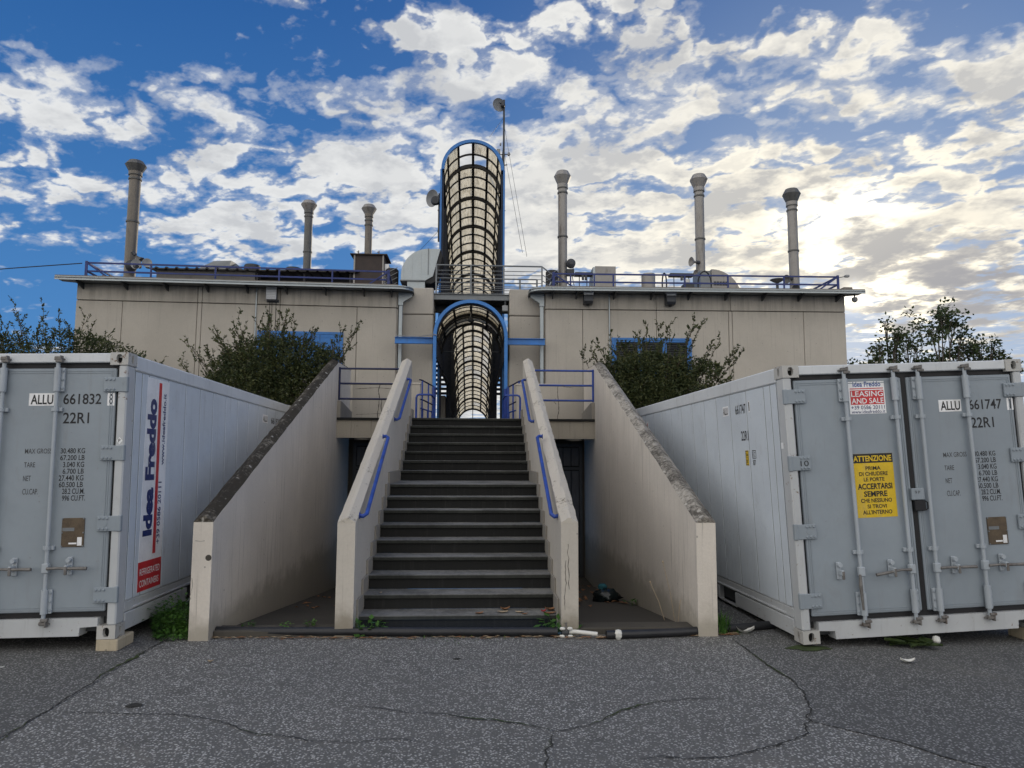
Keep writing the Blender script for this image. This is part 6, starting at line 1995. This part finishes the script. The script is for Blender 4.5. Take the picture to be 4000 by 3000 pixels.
GL = 'fallen leaves on the first step'
fallen('curled brown leaf on the first step, left of two pale ones' .replace('left of', 'before'), .06, 7.42, .152, .10, 'dry_leaf', GL, rz=.6)
fallen('flat pale leaf in the middle of the first step', .30, 7.47, .152, .11, 'dry_pale', GL, rz=.1)
fallen('dark curled leaf against the second riser on the first step', .33, 7.58, .152, .10, 'dry_leaf', GL, rz=.2, curl=.8)
fallen('pale slim leaf on the first step between a brown leaf and the red petal', .47, 7.46, .152, .09, 'dry_pale', GL, rz=2.9)
fallen('small tan leaf at the front edge of the first step', .52, 7.38, .152, .07, 'dry_leaf', GL, rz=.3)
fallen('red petal on the first step', .72, 7.47, .152, .055, 'red_petal', rz=.2, name='red_petal', cat='petal', curl=1.2)
fallen('large dry leaf in the corner of the first step by the cracked parapet', .80, 7.55, .152, .12, 'dry_leaf', GL, curl=.7, rz=.2)
fallen('long dry leaf at the front corner of the first step by the cracked parapet', .78, 7.40, .152, .13, 'dry_leaf', GL, rz=.1)
fallen('small pale leaf on the third step beside the buff parapet', -.98, 7.74, .303, .05, 'dry_pale')
fallen('orange leaf alone on the asphalt before the banner container', -2.22, 6.34, .0, .045, 'dry_pale', rz=0.1, curl=1.0)
fallen('pale paper scrap on the asphalt before the notice container', 3.71, 6.09, .004, .12, 'plastic_white', rz=-.2, name='paper_scrap', cat='litter', curl=.8)
fallen('white crumpled paper on the asphalt by the grass tuft', 2.70, 7.16, .0, .19, 'plastic_white', rz=-.3, name='paper_scrap', cat='litter', curl=.9)
tag(MB().lathe([(.022, 0), (.040, .025), (.042, .06), (.026, .085), (.008, .09)], (1.395, 6.98, 0), 7).build('paper_cup', M['plastic_white']), 'white crushed cup against the black pipe', 'cup')
fallen('white scrap at the asphalt edge by the banner container', -3.86, 6.23, .004, .05, 'plastic_white', rz=.1, name='paper_scrap', cat='litter')
# strip of leaf litter caught along the pipe
vs, fs = [], []
for k in range(520):
    x = rng.uniform(-2.6, 2.5)
    if rng.random() < .5:
        x = rng.uniform(1.2, 2.6)
    y = 7.06 + rng.gauss(0, .02) + (.03 * (x + .1) ** 2 / 4 if x > 0 else .05 * x * x / 4) - (.06 if .9 < x < 1.5 else 0)
    L, a = rng.uniform(.012, .05), rng.uniform(-.5, .5)
    w = L * rng.uniform(.12, .4)
    o = len(vs)
    z = .006 + rng.random() * .010
    c, s_ = cos(a), sin(a)
    vs += [(x - L * c, y - L * s_, z), (x + w * s_, y - w * c, z + .006), (x + L * c, y + L * s_, z + .002), (x - w * s_, y + w * c, z + .006)]
    fs.append((o, o + 1, o + 2, o + 3))
h = len(fs) // 2
for nme, sl_, mt in (('leaf_litter', slice(0, h), 'dry_leaf'), ('leaf_litter', slice(h, None), 'dry_pale')):
    ob = MB().add(vs, fs[sl_]).build(nme, M[mt])
    ob['kind'] = 'stuff'
    ob['label'] = 'dry leaf litter caught along the black pipe'
# litter at the ramp foot
vs, fs = [], []
for k in range(70):
    x, y = rng.uniform(1.1, 2.15), rng.uniform(9.5, 13.2)
    if rng.random() < .3:
        x -= 2.9 + .6
    zr = .01 - .65 * (y - 7.38) / 5.92
    L, a = rng.uniform(.03, .09), rng.uniform(0, 6)
    w = L * .5
    c, s_ = cos(a), sin(a)
    o = len(vs)
    vs += [(x - L * c, y - L * s_, zr + .012), (x + w * s_, y - w * c, zr + .03), (x + L * c, y + L * s_, zr + .012), (x - w * s_, y + w * c, zr + .025)]
    fs.append((o, o + 1, o + 2, o + 3))
ob = MB().add(vs, fs).build('leaf_litter', M['dry_leaf'])
ob['kind'] = 'stuff'
ob['label'] = 'dry leaves strewn over the ramp floors'
# rubbish bag in the pit
bm = bmesh.new()
bmesh.ops.create_icosphere(bm, subdivisions=3, radius=.17)
for v in bm.verts:
    n = v.co.normalized()
    f = 1 + .22 * sin(n.x * 9 + n.y * 4) * cos(n.z * 7) + .12 * sin(n.y * 17)
    v.co = Vector((n.x * .19 * f, n.y * .15 * f, max(-.06, n.z * .11 * f)))
me = bpy.data.meshes.new('rubbish_bag')
bm.to_mesh(me)
bm.free()
me.materials.append(M['bag'])
for p in me.polygons:
    p.use_smooth = True
o = place('rubbish_bag', me, None, (1.90, 10.3, -.25))
tag(o, 'crumpled dark teal rubbish bag on the ramp by the mottled wall', 'bag')
tag(MB().cbox((1.80, 10.40, -.19), (1.93, 10.50, -.09), .03).build('cloth_scrap', M['teal']), 'teal cloth scrap lying on the rubbish bag', 'cloth')
weed('single green weed beside the rubbish bag on the ramp', 2.13, 9.72, 14, .06, .10, .08, None, z=-.25)
# torn leaf and white stopper under the notice container
t = thing('torn_cabbage_leaf', 'torn dark green broad leaves lying under the container with the yellow notice', 'leaf', (4.10, 6.56, 0))
for k, (dx, dy, a, L) in enumerate(((-.12, .06, .1, .24), (.0, .0, .5, .22), (.08, -.06, -.5, .20), (-.02, .10, 2.6, .22), (.10, .04, 1.4, .18), (-.20, .03, 2.9, .18))):
    vs, fs = [], []
    for q in range(7):
        s = q / 6
        w = L * .34 * math.sin(pi * min(.97, s + .03))
        for u in (-1, 0, 1):
            lx, ly = (s - .5) * L, u * w
            vs.append((dx + lx * cos(a) - ly * sin(a), dy + lx * sin(a) + ly * cos(a), .012 + k * .006 + .02 * abs(u) + .02 * s))
    for q in range(6):
        for u in range(2):
            fs.append((q * 3 + u, q * 3 + u + 1, q * 3 + u + 4, q * 3 + u + 3))
    MB().add(vs, fs).build('leaf_blade', M['leaf_tree'], t)
tag(MB().lathe([(.02, -.03), (.038, 0), (.03, .035), (.01, .045)], (4.33, 6.64, .045), 9).build('white_stopper', M['plastic_white']), 'white crumpled plastic bit beside the torn green leaves', 'litter')
# wet, mossy dirt at the foot of the second container's corner
mb = MB()
n = 20
mb.add([(3.08 + .19 * cos(2 * pi * k / n) * rng.uniform(.7, 1.25), 6.57 + .09 * sin(2 * pi * k / n) * rng.uniform(.7, 1.3), .0095) for k in range(n)], [tuple(range(n))])
mb.build('mud_patch', M['moss'], ground)
